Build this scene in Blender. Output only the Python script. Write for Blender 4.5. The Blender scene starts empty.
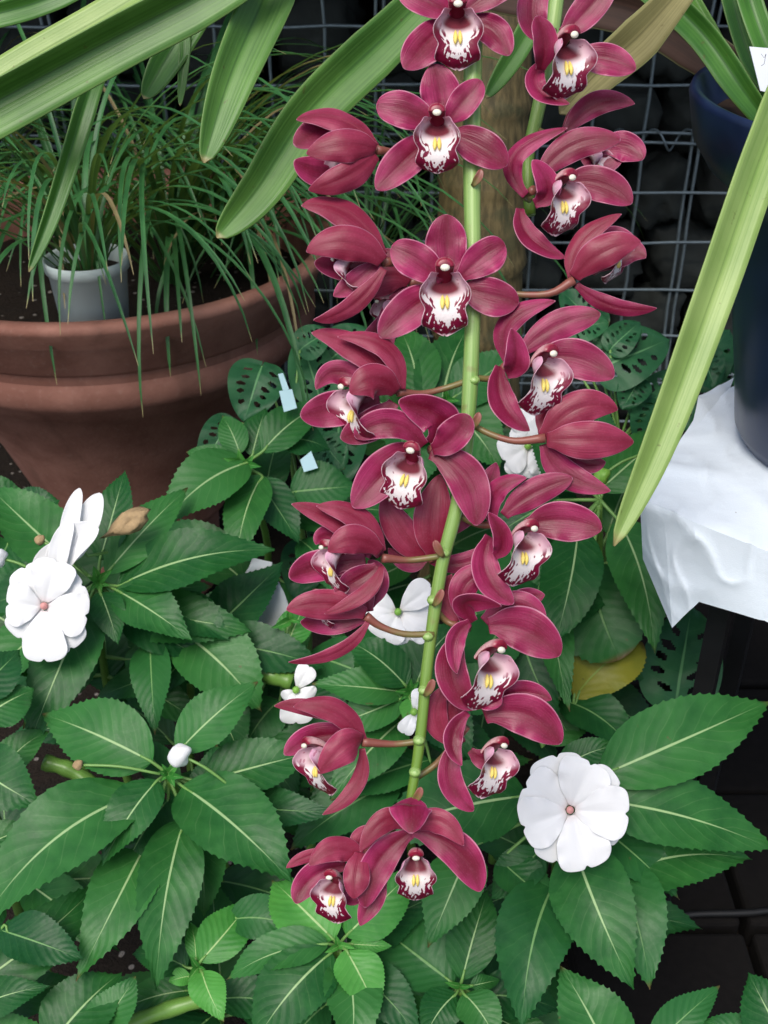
import bpy, math, random
from mathutils import Vector, Matrix, noise
R = math.radians
random.seed(11)
rnd = random.random
def ru(a, b): return a + (b-a)*rnd()
C = bpy.context.scene.collection
F = 1120.0; PITCH = R(33); CAM = Vector((0, 0, 1.17))
RIGHT = Vector((1, 0, 0)); UP = Vector((0, math.sin(PITCH), math.cos(PITCH))); FWD = Vector((0, math.cos(PITCH), -math.sin(PITCH)))
def P(x, y, d): return CAM + RIGHT*((x-384)/F*d) + UP*((512-y)/F*d) + FWD*d
# local modelling space: x right, y down, z towards the viewer, all in 1/F of the depth d (so a few tenths of a millimetre)
def W(v, d): return P(v[0], v[1], d - v[2]*d/F)
def V(*a): return Vector(a)

# ------------------------------------------------------------------ materials
def newmat(name):
    m = bpy.data.materials.new(name); m.use_nodes = True
    nt = m.node_tree; nt.nodes.clear()
    return m, nt
class G:
    """small node graph helper"""
    def __init__(s, name):
        s.m, s.nt = newmat(name)
        s.out = s.nt.nodes.new('ShaderNodeOutputMaterial')
        s.b = s.nt.nodes.new('ShaderNodeBsdfPrincipled')
        s.nt.links.new(s.b.outputs[0], s.out.inputs[0])
    def n(s, t, **k):
        nd = s.nt.nodes.new(t)
        for a, v in k.items(): setattr(nd, a, v)
        return nd
    def l(s, a, b): s.nt.links.new(a, b)
    def put(s, inp, v):
        if hasattr(v, 'is_linked') or hasattr(v, 'links'): s.l(v, inp)
        elif isinstance(v, (tuple, list)) and len(v) == 3 and inp.type == 'RGBA': inp.default_value = (*v, 1)
        else: inp.default_value = v
    def math(s, op, a, b=0.0, c=0.0, clamp=False):
        nd = s.n('ShaderNodeMath', operation=op); nd.use_clamp = clamp
        s.put(nd.inputs[0], a); s.put(nd.inputs[1], b); s.put(nd.inputs[2], c)
        return nd.outputs[0]
    def step(s, v, a, b, lo=0.0, hi=1.0):
        nd = s.n('ShaderNodeMapRange', interpolation_type='SMOOTHSTEP')
        s.put(nd.inputs[0], v); nd.inputs[1].default_value = a; nd.inputs[2].default_value = b
        nd.inputs[3].default_value = lo; nd.inputs[4].default_value = hi
        return nd.outputs[0]
    def mix(s, f, a, b):
        nd = s.n('ShaderNodeMix', data_type='RGBA')
        s.put(nd.inputs[0], f); s.put(nd.inputs[6], a); s.put(nd.inputs[7], b)
        return nd.outputs[2]
    def uv(s):
        nd = s.n('ShaderNodeUVMap'); sp = s.n('ShaderNodeSeparateXYZ'); s.l(nd.outputs[0], sp.inputs[0])
        return nd.outputs[0], sp.outputs[0], sp.outputs[1]
    def obj(s): return s.n('ShaderNodeTexCoord').outputs['Object']
    def geo(s): return s.n('ShaderNodeNewGeometry').outputs['Position']
    def rand(s): return s.n('ShaderNodeObjectInfo').outputs['Random']
    def noise(s, scale, detail=3, vec=None, rough=.5):
        nd = s.n('ShaderNodeTexNoise'); nd.inputs['Scale'].default_value = scale; nd.inputs['Detail'].default_value = detail
        nd.inputs['Roughness'].default_value = rough
        if vec is not None: s.l(vec, nd.inputs['Vector'])
        return nd.outputs['Fac']
    def scalev(s, vec, sc):
        nd = s.n('ShaderNodeVectorMath', operation='MULTIPLY'); s.l(vec, nd.inputs[0]); nd.inputs[1].default_value = sc
        return nd.outputs[0]
    def addv(s, vec, r, k=17.0):
        cb = s.n('ShaderNodeCombineXYZ'); v = s.math('MULTIPLY', r, k); s.l(v, cb.inputs[0]); s.l(v, cb.inputs[1])
        nd = s.n('ShaderNodeVectorMath', operation='ADD'); s.l(vec, nd.inputs[0]); s.l(cb.outputs[0], nd.inputs[1])
        return nd.outputs[0]
    def bump(s, h, strength=.3, dist=.001):
        nd = s.n('ShaderNodeBump'); nd.inputs['Strength'].default_value = strength; nd.inputs['Distance'].default_value = dist
        s.put(nd.inputs['Height'], h); s.l(nd.outputs[0], s.b.inputs['Normal']); return nd.outputs[0]
    def col(s, c): s.put(s.b.inputs['Base Color'], c); s.c = c
    def rough(s, r): s.put(s.b.inputs['Roughness'], r)
    def spec(s, r): s.b.inputs['Specular IOR Level'].default_value = r
    def translucent(s, f, c):
        t = s.n('ShaderNodeBsdfTranslucent'); s.put(t.inputs[0], c)
        mx = s.n('ShaderNodeMixShader'); mx.inputs[0].default_value = f
        s.l(s.b.outputs[0], mx.inputs[1]); s.l(t.outputs[0], mx.inputs[2]); s.l(mx.outputs[0], s.out.inputs[0])
def plain(name, c, r=.6, var=.25, sc=60, spec=.4, bump=0):
    g = G(name); n = g.noise(sc, 4, g.geo())
    g.col(g.mix(n, tuple(x*(1-var) for x in c), tuple(min(1, x*(1+var)) for x in c))); g.rough(r); g.spec(spec)
    if bump: g.bump(n, bump, .002)
    return g.m

def leaf_mat(name, dark, light, vein, rough=.40, nv=10.0, slope=2.4, trans=.14, fade=.98, qs=.22):
    g = G(name); uvv, u, v = g.uv()
    s = g.math('ABSOLUTE', g.math('SUBTRACT', g.math('MULTIPLY', u, 2.0), 1.0))
    r = g.rand(); pos = g.geo()
    n1 = g.noise(45, 4, pos); n2 = g.noise(400, 3, pos)
    base = g.mix(g.step(g.math('ADD', g.math('MULTIPLY', n1, .8), g.math('MULTIPLY', r, .55)), .35, 1.0), dark, light)
    base = g.mix(g.math('MULTIPLY', g.step(n2, .45, .7), .18), base, light)
    # side veins
    ph = g.math('SUBTRACT', g.math('MULTIPLY', v, nv), g.math('MULTIPLY', s, slope))
    ph = g.math('ADD', ph, g.math('MULTIPLY', g.noise(28, 2, pos), 1.1))
    w = g.math('ABSOLUTE', g.math('SUBTRACT', g.math('FRACT', ph), .5))
    side = g.math('MULTIPLY', g.step(w, .0, .07, 1, 0), g.step(s, .55, 1.0, 1, 0))
    base = g.mix(g.math('MULTIPLY', g.math('MULTIPLY', side, n1), .16), base, vein)
    wid = g.math('MULTIPLY_ADD', v, -.035, .052)
    mid = g.step(g.math('DIVIDE', s, wid), .45, 1.1, 1, 0)
    mid = g.math('MULTIPLY', mid, g.step(v, .5, fade, 1, .1))
    base = g.mix(mid, base, vein)
    blem = g.math('MULTIPLY', g.step(g.noise(75, 3, pos, .6), .71, .76), g.step(r, .4, .6))
    base = g.mix(g.math('MULTIPLY', blem, .6), base, (.10, .085, .03))
    base = g.mix(g.math('MULTIPLY', g.step(v, .93, 1.0), g.step(r, .55, .7)), base, (.12, .08, .03))
    g.col(base); g.rough(g.math('MULTIPLY_ADD', n2, .25, rough-.10)); g.spec(.27)
    quilt = g.step(w, 0, .5, 0, 1)
    h = g.math('ADD', g.math('MULTIPLY', quilt, .6), g.math('MULTIPLY', n2, .35)); h = g.math('SUBTRACT', h, g.math('MULTIPLY', mid, .8))
    g.bump(h, qs, .0016)
    g.translucent(trans, g.mix(.5, base, (.2, .45, .05)))
    return g.m
M = {}
M['leaf'] = leaf_mat('impatiens_leaf', (.010, .080, .016), (.036, .165, .034), (.33, .50, .22))
M['leaf_dark'] = leaf_mat('impatiens_dark_leaf', (.008, .066, .017), (.024, .130, .030), (.16, .33, .11))  # darker green variant, used mostly on lower and rear leaves
M['leaf_young'] = leaf_mat('impatiens_young_leaf', (.035, .19, .030), (.085, .32, .055), (.38, .56, .22))
M['leaf_yellow'] = leaf_mat('yellowing_leaf', (.10, .17, .02), (.26, .26, .03), (.25, .35, .06), nv=6)
M['hole_leaf'] = leaf_mat('perforated_leaf', (.014, .085, .032), (.04, .16, .060), (.13, .33, .13), nv=7, slope=1.2)
def strap_mat(name, dark, light, rough=.38):
    g = G(name); uvv, u, v = g.uv(); r = g.rand()
    st = g.noise(1.0, 3, g.addv(g.scalev(uvv, (26, .7, 1)), r))
    n = g.noise(22, 4, g.geo())
    s = g.math('ABSOLUTE', g.math('SUBTRACT', g.math('MULTIPLY', u, 2.0), 1.0))
    b = g.mix(g.step(g.math('MULTIPLY_ADD', n, .55, g.math('MULTIPLY', st, .5)), .3, .75), dark, light)
    b = g.mix(g.step(s, .0, .07, .55, 0), b, tuple(x*.55 for x in dark))
    b = g.mix(g.step(s, .93, 1.0, 0, .2), b, (.4, .5, .2))
    sp = g.step(g.noise(170, 2, g.geo()), .70, .76)
    b = g.mix(g.math('MULTIPLY', sp, .5), b, (.10, .08, .02))
    b = g.mix(g.step(v, .965, 1.0, 0, .9), b, (.42, .34, .16))
    g.col(b); g.rough(rough); g.spec(.45); g.bump(st, .25, .001)
    g.translucent(.2, g.mix(.5, b, (.35, .5, .05)))
    return g.m
M['strap'] = strap_mat('strap_leaf', (.050, .155, .022), (.135, .30, .055))
M['strap_deep'] = strap_mat('strap_leaf_deep', (.035, .13, .018), (.09, .25, .035))
M['strap_pale'] = strap_mat('strap_leaf_pale', (.19, .33, .065), (.36, .50, .15))
M['grass'] = strap_mat('grass_leaf', (.015, .085, .024), (.065, .22, .065), .42)
M['grass_tan'] = strap_mat('grass_leaf_dry', (.16, .13, .05), (.3, .24, .12), .6)

def tepal_mat(name, deep, lite, back=False):
    g = G(name); uvv, u, v = g.uv(); r = g.rand()
    s = g.math('ABSOLUTE', g.math('SUBTRACT', g.math('MULTIPLY', u, 2.0), 1.0))
    # veins converge with the outline because U is normalised to it
    vn = g.noise(1.0, 2, g.addv(g.scalev(uvv, (30, 1.3, 1)), r))
    blot = g.noise(55, 3, g.geo())
    fine = g.noise(900, 2, g.geo())
    b = g.mix(g.step(g.math('MULTIPLY_ADD', s, .30, g.math('MULTIPLY', blot, .75)), .28, .80), deep, lite)
    b = g.mix(g.math('MULTIPLY', g.step(v, .0, .5, 1, 0), .35), b, deep)
    b = g.mix(g.math('MULTIPLY', g.step(vn, .44, .62), .28), b, tuple(x*.6 for x in deep))
    b = g.mix(g.math('MULTIPLY', g.step(r, .3, 1.0), .45), b, deep)
    b = g.mix(g.math('MULTIPLY', g.step(g.noise(160, 4, g.geo(), .7), .70, .78), .35), b, tuple(x*.45 for x in deep))
    b = g.mix(g.math('MULTIPLY', g.step(fine, .5, .7), .05), b, (.75, .25, .42))
    edge = g.math('MAXIMUM', g.step(s, .925, .995), g.step(v, .985, 1.0))
    b = g.mix(g.math('MULTIPLY', edge, .70), b, (.70, .30, .42))
    g.col(b); g.rough(g.math('MULTIPLY_ADD', blot, .2, .26)); g.spec(.36)
    g.b.inputs['Sheen Weight'].default_value = .08; g.b.inputs['Sheen Roughness'].default_value = .4
    g.bump(g.math('MULTIPLY_ADD', vn, 1.0, g.math('MULTIPLY', fine, .3)), .35, .0008)
    g.translucent(.20, g.mix(.5, b, (.85, .05, .16)))
    return g.m
M['tepal'] = tepal_mat('orchid_tepal', (.170, .0050, .026), (.46, .034, .145))
M['tepal_back'] = tepal_mat('orchid_tepal_outside', (.22, .012, .036), (.42, .050, .115))

def lip_mat():
    g = G('orchid_lip'); uvv, u, v = g.uv(); r = g.rand()
    s = g.math('ABSOLUTE', g.math('SUBTRACT', g.math('MULTIPLY', u, 2.0), 1.0))
    # midlobe: distance to the margin from both the side and the end
    tm = g.step(v, .33, .42)                     # 1 on the midlobe
    e2 = g.math('MULTIPLY_ADD', g.math('SUBTRACT', v, .52), 2.1, 0.0)
    rad = g.math('SQRT', g.math('ADD', g.math('POWER', s, 2.0), g.math('POWER', g.math('MAXIMUM', e2, 0.0), 2.0)))
    uo = g.addv(uvv, r)
    n = g.noise(1.0, 1.5, g.scalev(uo, (15, 10, 1))); 
    vor = g.n('ShaderNodeTexVoronoi'); vor.inputs['Scale'].default_value = 1.0; g.l(g.scalev(uo, (13, 9, 1)), vor.inputs['Vector'])
    blot = g.step(g.math('ADD', g.math('MULTIPLY', rad, .80), g.math('MULTIPLY_ADD', n, 1.25, g.math('MULTIPLY', vor.outputs['Distance'], g.math('MULTIPLY_ADD', r, .35, -.62)))), .81, .86)
    blot = g.math('MULTIPLY', blot, g.step(rad, .30, .40))
    # side lobes: small dots towards the edge
    dots = g.math('MULTIPLY', g.step(vor.outputs['Distance'], .20, .28, 1, 0), g.step(s, .35, .6))
    base = g.mix(g.step(s, .3, 1.0), (.78, .62, .64), (.74, .40, .52))
    lobes = g.mix(g.math('MULTIPLY', dots, .55), base, (.35, .02, .08))
    lobes = g.mix(g.math('MULTIPLY', g.step(s, .35, .6, 1, 0), g.step(v, .25, .38, .95, 0)), lobes, (.16, .004, .022))
    white = g.mix(g.math('MULTIPLY', g.noise(300, 2, g.geo()), .3), (.88, .83, .80), (.85, .62, .68))
    midl = g.mix(blot, white, (.20, .004, .035))
    rim = g.step(g.math('MAXIMUM', s, g.math('MULTIPLY_ADD', v, 1.0, -.0)), .955, .985)
    midl = g.mix(g.math('MULTIPLY', rim, .8), midl, (.86, .62, .68))
    b = g.mix(tm, lobes, midl)
    g.col(b); g.rough(.42); g.spec(.4); g.bump(g.noise(700, 2, g.geo()), .3, .0008)
    g.translucent(.12, g.mix(.3, b, (.9, .5, .5)))
    return g.m
M['lip'] = lip_mat()
def column_mat():
    g = G('orchid_column'); uvv, u, v = g.uv()
    n = g.noise(900, 2, g.geo())
    under = g.step(g.math('ABSOLUTE', g.math('SUBTRACT', u, .5)), .17, .22, 1, 0)
    b = g.mix(g.step(v, .62, .95), (.66, .40, .40), (.24, .008, .030))
    b = g.mix(g.math('MULTIPLY', g.step(n, .58, .66), .5), b, (.4, .02, .07))
    b = g.mix(under, b, (.17, .004, .022))
    g.col(b); g.rough(.35); return g.m
M['column'] = column_mat()
M['cap'] = plain('anther_cap', (.80, .76, .62), .6, .08)
M['callus'] = plain('callus_yellow', (.84, .66, .16), .45, .15, 300)
def pedicel_mat():
    g = G('orchid_pedicel'); uvv, u, v = g.uv(); n = g.noise(120, 3, g.geo())
    b = g.mix(g.step(g.math('MULTIPLY_ADD', n, .5, g.math('MULTIPLY', v, .6)), .3, .7), (.17, .15, .045), (.24, .075, .055))
    g.col(b); g.rough(.4); return g.m
M['pedicel'] = pedicel_mat()
def stem_mat():
    g = G('orchid_stem'); uvv, u, v = g.uv()
    st = g.noise(1.0, 3, g.scalev(uvv, (14, 5, 1))); n = g.noise(70, 3, g.geo())
    b = g.mix(g.step(st, .3, .7), (.17, .32, .07), (.33, .48, .15))
    b = g.mix(g.step(v, .35, .95), b, (.13, .24, .025))
    b = g.mix(g.math('MULTIPLY', g.step(n, .62, .72), .4), b, (.2, .13, .05))
    g.col(b); g.rough(.36); g.bump(st, .3, .0006); return g.m
M['stem'] = stem_mat()
M['impatiens_stem'] = plain('impatiens_stem', (.13, .27, .05), .35, .35, 60)
M['petiole'] = plain('petiole', (.16, .32, .08), .4, .2)
def white_petal():
    g = G('white_petal'); uvv, u, v = g.uv()
    st = g.noise(1.0, 2, g.scalev(uvv, (18, 1.5, 1)))
    b = g.mix(g.math('MULTIPLY', st, .5), (.93, .93, .93), (.84, .85, .87))
    b = g.mix(g.step(v, 0, .18, .5, 0), b, (.72, .60, .58))
    g.col(b); g.rough(.5); g.spec(.3); g.bump(st, .25, .001)
    g.translucent(.22, (.9, .92, .92)); return g.m
M['white_petal'] = white_petal()
M['pink_centre'] = plain('flower_eye', (.62, .28, .26), .5, .3, 500)
M['fresh_green'] = plain('fresh_green', (.20, .42, .06), .45, .25, 300)
M['dead'] = plain('withered_petal', (.36, .25, .13), .8, .45, 160, bump=.6)
M['pale_film'] = plain('pale_film', (.50, .54, .55), .5, .15, 40)
M['tag_blue'] = plain('tag_blue', (.45, .68, .72), .5, .08)
M['tag_white'] = plain('tag_white', (.66, .70, .74), .5, .06)
M['ink'] = plain('ink', (.06, .06, .08), .6)
M['greypot'] = plain('pale_plastic', (.50, .58, .56), .45, .10, 14)
def terracotta():
    g = G('terracotta'); p = g.geo(); n = g.noise(9, 5, p, .6); n2 = g.noise(130, 4, p)
    b = g.mix(g.step(n, .3, .72), (.22, .095, .068), (.37, .180, .135))
    b = g.mix(g.math('MULTIPLY', g.step(n2, .55, .75), .25), b, (.38, .24, .19))
    st = g.noise(1.0, 4, g.scalev(p, (28, 28, 3)))
    b = g.mix(g.math('MULTIPLY', g.step(st, .54, .72), .35), b, (.13, .065, .045))
    g.col(b); g.rough(.75); g.spec(.25); g.bump(n2, .25, .002); return g.m
M['terracotta'] = terracotta()
def navy():
    g = G('navy_plastic'); p = g.geo(); n = g.noise(30, 4, p); n2 = g.noise(9, 3, g.scalev(p, (1, 1, .35)))
    b = g.mix(g.step(n, .3, .8), (.004, .010, .038), (.009, .020, .062))
    b = g.mix(g.math('MULTIPLY', g.step(n2, .55, .75), .25), b, (.05, .07, .11))
    g.col(b); g.rough(g.math('MULTIPLY_ADD', n, .25, .22)); g.spec(.5); return g.m
M['navy'] = navy()
def cloth():
    g = G('white_sheet'); p = g.geo(); n = g.noise(14, 4, p); f = g.noise(900, 2, p)
    b = g.mix(n, (.74, .83, .90), (.82, .89, .94))
    sp = g.step(g.noise(60, 2, p), .745, .76)
    b = g.mix(g.math('MULTIPLY', sp, .5), b, (.2, .18, .15))
    g.col(b); g.rough(.75); g.spec(.2); g.bump(g.math('ADD', g.math('MULTIPLY', n, 1.4), g.math('MULTIPLY', f, .1)), .25, .01); return g.m
M['cloth'] = cloth()
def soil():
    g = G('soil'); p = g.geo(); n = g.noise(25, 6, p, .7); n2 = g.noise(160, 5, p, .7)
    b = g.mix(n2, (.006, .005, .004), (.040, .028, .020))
    b = g.mix(g.math('MULTIPLY', g.step(n, .5, .7), .5), b, (.012, .012, .011))
    v = g.n('ShaderNodeTexVoronoi'); v.inputs['Scale'].default_value = 70; g.l(p, v.inputs['Vector'])
    sp = g.n('ShaderNodeSeparateColor'); g.l(v.outputs['Color'], sp.inputs[0])
    peb = g.math('MULTIPLY', g.step(v.outputs['Distance'], .22, .30, 1, 0), g.step(sp.outputs[0], .76, .78))
    b = g.mix(peb, b, (.30, .27, .24))
    g.col(b); g.rough(.9); g.spec(.2); g.bump(g.math('ADD', n2, peb), .9, .012); return g.m
M['soil'] = soil()
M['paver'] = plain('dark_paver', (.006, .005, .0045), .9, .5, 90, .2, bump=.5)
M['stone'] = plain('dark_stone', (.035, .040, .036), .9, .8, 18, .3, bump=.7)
M['wire'] = plain('galvanised_wire', (.25, .31, .33), .45, .3, 80)
M['wire'].node_tree.nodes['Principled BSDF'].inputs['Metallic'].default_value = .5
M['black_metal'] = plain('black_metal', (.010, .010, .011), .5, .3)
M['rubber'] = plain('black_rubber', (.008, .008, .008), .5, .3)
def trunk():
    g = G('ringed_trunk'); p = g.geo(); n = g.noise(1.0, 5, g.scalev(p, (120, 120, 14)), .6); n2 = g.noise(30, 4, p)
    b = g.mix(g.step(n, .3, .7), (.060, .048, .018), (.18, .135, .055))
    b = g.mix(g.math('MULTIPLY', g.step(n2, .5, .7), .6), b, (.045, .055, .022))
    g.col(b); g.rough(.7); g.bump(n, .6, .004); return g.m
M['trunk'] = trunk()
M['sheath'] = strap_mat('dry_sheath', (.16, .14, .045), (.34, .31, .12), .6)
M['brownleaf'] = strap_mat('brown_leaf', (.030, .014, .009), (.065, .030, .018), .7)
M['bark'] = plain('bark_mulch', (.045, .028, .018), .9, .6, 60, .2, bump=.8)
M['rootmat'] = plain('root_mat', (.10, .07, .035), .9, .5, 200, .2, bump=.8)

# ------------------------------------------------------------------ mesh helpers
def mesh_obj(name, verts, faces, mats, parent=None, uvs=None, fm=None, smooth=True, sol=0, sub=0):
    o3 = Vector((0, 0, 0))
    for v in verts: o3 += v
    o3 /= len(verts)
    me = bpy.data.meshes.new(name)
    me.from_pydata([tuple(v-o3) for v in verts], [], faces)
    if uvs:
        ul = me.uv_layers.new(name='UVMap')
        for lp in me.loops: ul.data[lp.index].uv = uvs[lp.vertex_index]
    if not isinstance(mats, (list, tuple)): mats = [mats]
    for m in mats: me.materials.append(m)
    if fm: me.polygons.foreach_set('material_index', fm)
    if smooth: me.polygons.foreach_set('use_smooth', [True]*len(me.polygons))
    me.update()
    o = bpy.data.objects.new(name, me); C.objects.link(o); o.location = o3
    if parent is not None:
        o.parent = parent
        o.matrix_parent_inverse = Matrix.Translation(-wloc(parent))
    if sol:
        md = o.modifiers.new('thickness', 'SOLIDIFY'); md.thickness = sol; md.offset = 0
    if sub:
        md = o.modifiers.new('smooth', 'SUBSURF'); md.levels = 0; md.render_levels = sub
    return o
def wloc(o):
    return o['_w'] and Vector(o['_w']) if '_w' in o else (o.location.copy())
def thing(name, label, cat, loc, group=None):
    o = bpy.data.objects.new(name, None); C.objects.link(o); o.location = loc; o.empty_display_size = .05
    o['label'] = label; o['category'] = cat
    if group: o['group'] = group
    return o
def tag(o, label, cat, group=None):
    o['label'] = label; o['category'] = cat
    if group: o['group'] = group
    return o
class MB:
    def __init__(s): s.v = []; s.f = []; s.uv = []; s.m = []
    def add(s, v, f, uv=None, m=0):
        k = len(s.v); s.v += v; s.f += [tuple(i+k for i in q) for q in f]; s.uv += uv or [(0.5, 0.5)]*len(v); s.m += [m]*len(f)
    def build(s, name, mats, parent=None, **k): return mesh_obj(name, s.v, s.f, mats, parent, s.uv, s.m, **k)
def bez(a, m, b, t):
    c = m*2 - (a+b)*.5
    return a*(1-t)**2 + c*(2*t*(1-t)) + b*t*t
def grid_faces(nr, nc): return [(i*nc+j, i*nc+j+1, (i+1)*nc+j+1, (i+1)*nc+j) for i in range(nr-1) for j in range(nc-1)]
def tube(pts, rads, seg=8, caps=True):
    """pts world Vectors"""
    v = []; uv = []; n = len(pts)
    t0 = (pts[1]-pts[0]).normalized(); a = t0.orthogonal().normalized()
    for i in range(n):
        t = (pts[min(i+1, n-1)] - pts[max(i-1, 0)]).normalized()
        a = (a - t*a.dot(t)).normalized(); b = t.cross(a)
        for k in range(seg):
            an = 2*math.pi*k/seg
            v.append(pts[i] + (a*math.cos(an)+b*math.sin(an))*rads[i]); uv.append((k/seg, i/(n-1)))
    f = [(i*seg+k, i*seg+(k+1) % seg, (i+1)*seg+(k+1) % seg, (i+1)*seg+k) for i in range(n-1) for k in range(seg)]
    if caps: f += [tuple(range(seg-1, -1, -1)), tuple((n-1)*seg+k for k in range(seg))]
    return v, f, uv
def spline(pts, n):
    """catmull-rom through Vectors"""
    p = [pts[0]*2-pts[1]] + list(pts) + [pts[-1]*2-pts[-2]]
    out = []
    m = len(pts)-1
    for i in range(n+1):
        u = i/n*m; k = min(int(u), m-1); t = u-k
        a, b, c, d = p[k], p[k+1], p[k+2], p[k+3]
        out.append(((b*2)+(c-a)*t+(a*2-b*5+c*4-d)*t*t+(b*3-a-c*3+d)*t**3)*.5)
    return out
def lathe(prof, centre, seg=64, squash=None):
    v = []; uv = []
    for i, (r, z) in enumerate(prof):
        for k in range(seg):
            a = 2*math.pi*k/seg
            v.append(centre + Vector((r*math.cos(a), r*math.sin(a), z))); uv.append((k/seg, i/(len(prof)-1)))
    f = [(i*seg+k, i*seg+(k+1) % seg, (i+1)*seg+(k+1) % seg, (i+1)*seg+k) for i in range(len(prof)-1) for k in range(seg)]
    return v, f, uv
def blob(c, r, seg=12, rings=8, ax=None):
    """ellipsoid, c world Vector, r=(rx,ry,rz) along ax (3 world vectors)"""
    ax = ax or (V(1, 0, 0), V(0, 1, 0), V(0, 0, 1))
    v = []; uv = []
    for i in range(rings+1):
        th = math.pi*i/rings
        for k in range(seg):
            a = 2*math.pi*k/seg
            v.append(c + ax[0]*(r[0]*math.sin(th)*math.cos(a)) + ax[1]*(r[1]*math.sin(th)*math.sin(a)) + ax[2]*(r[2]*math.cos(th))); uv.append((k/seg, i/rings))
    f = [(i*seg+k, i*seg+(k+1) % seg, (i+1)*seg+(k+1) % seg, (i+1)*seg+k) for i in range(rings) for k in range(seg)]
    return v, f, uv

# ------------------------------------------------------------------ orchid flowers
def tprof(t, a=.62, b=.52):
    tm = a/(a+b); mx = tm**a*(1-tm)**b
    return max((t**a)*((1-t)**b)/mx, .38*(1-t)**2.2*(1 if t < .5 else 0))
def petal_mesh(base, mid, tip, w, d, n=V(0, 0, 1), cup=.2, prof=tprof, nr=18, nc=11, ruf=.02, ruff_n=5, seed=0, tipcurl=0.0, pinch=0.0, notch=0.0):
    base, mid, tip = Vector(base), Vector(mid), Vector(tip)
    L = (mid-base).length + (tip-mid).length
    v = []; uv = []
    rr = random.Random(seed); p1, p2, p3 = rr.uniform(0, 6), rr.uniform(0, 6), rr.uniform(0, 6)
    asym = rr.uniform(-.07, .07)
    for i in range(nr):
        t = i/(nr-1); tt = 1-(1-t)**1.25 if t > 0 else 0
        tt = min(tt, .9985)
        c = bez(base, mid, tip, tt)
        T = (bez(base, mid, tip, min(tt+.02, 1)) - bez(base, mid, tip, max(tt-.02, 0))).normalized()
        S = T.cross(n)
        if S.length < .15: S = T.cross(n + V(.3, .1, 0))
        S.normalize(); N = S.cross(T)
        h = w*.5*prof(tt)
        for j in range(nc):
            s = -1+2*j/(nc-1)
            k = abs(s)
            e = ruf*w*math.sin(tt*ruff_n*3+p1+(2 if s > 0 else 0))*k**3*math.sin(math.pi*tt)
            crease = -.05*w*math.exp(-(s/.16)**2)*math.sin(math.pi*min(1, tt*1.1))
            out = 1 + asym*s + .045*math.sin(tt*9+p2)*(1 if s > 0 else -1)*k*tt
            back = -notch*w*math.exp(-(s/.25)**2)*tt**8
            ang = cup*1.6*s*h/(w*.5)     # bend across
            if abs(cup) > .02:
                x = math.sin(ang)/(cup*1.6)*(w*.5); z = (1-math.cos(ang))/(cup*1.6)*(w*.5)
            else: x = s*h; z = 0
            q = c + S*(x*out) + N*(z + e + crease + tipcurl*w*tt**5) + T*back
            v.append(W(q, d)); uv.append(((s+1)/2, tt))
    return v, grid_faces(nr, nc), uv

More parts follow.
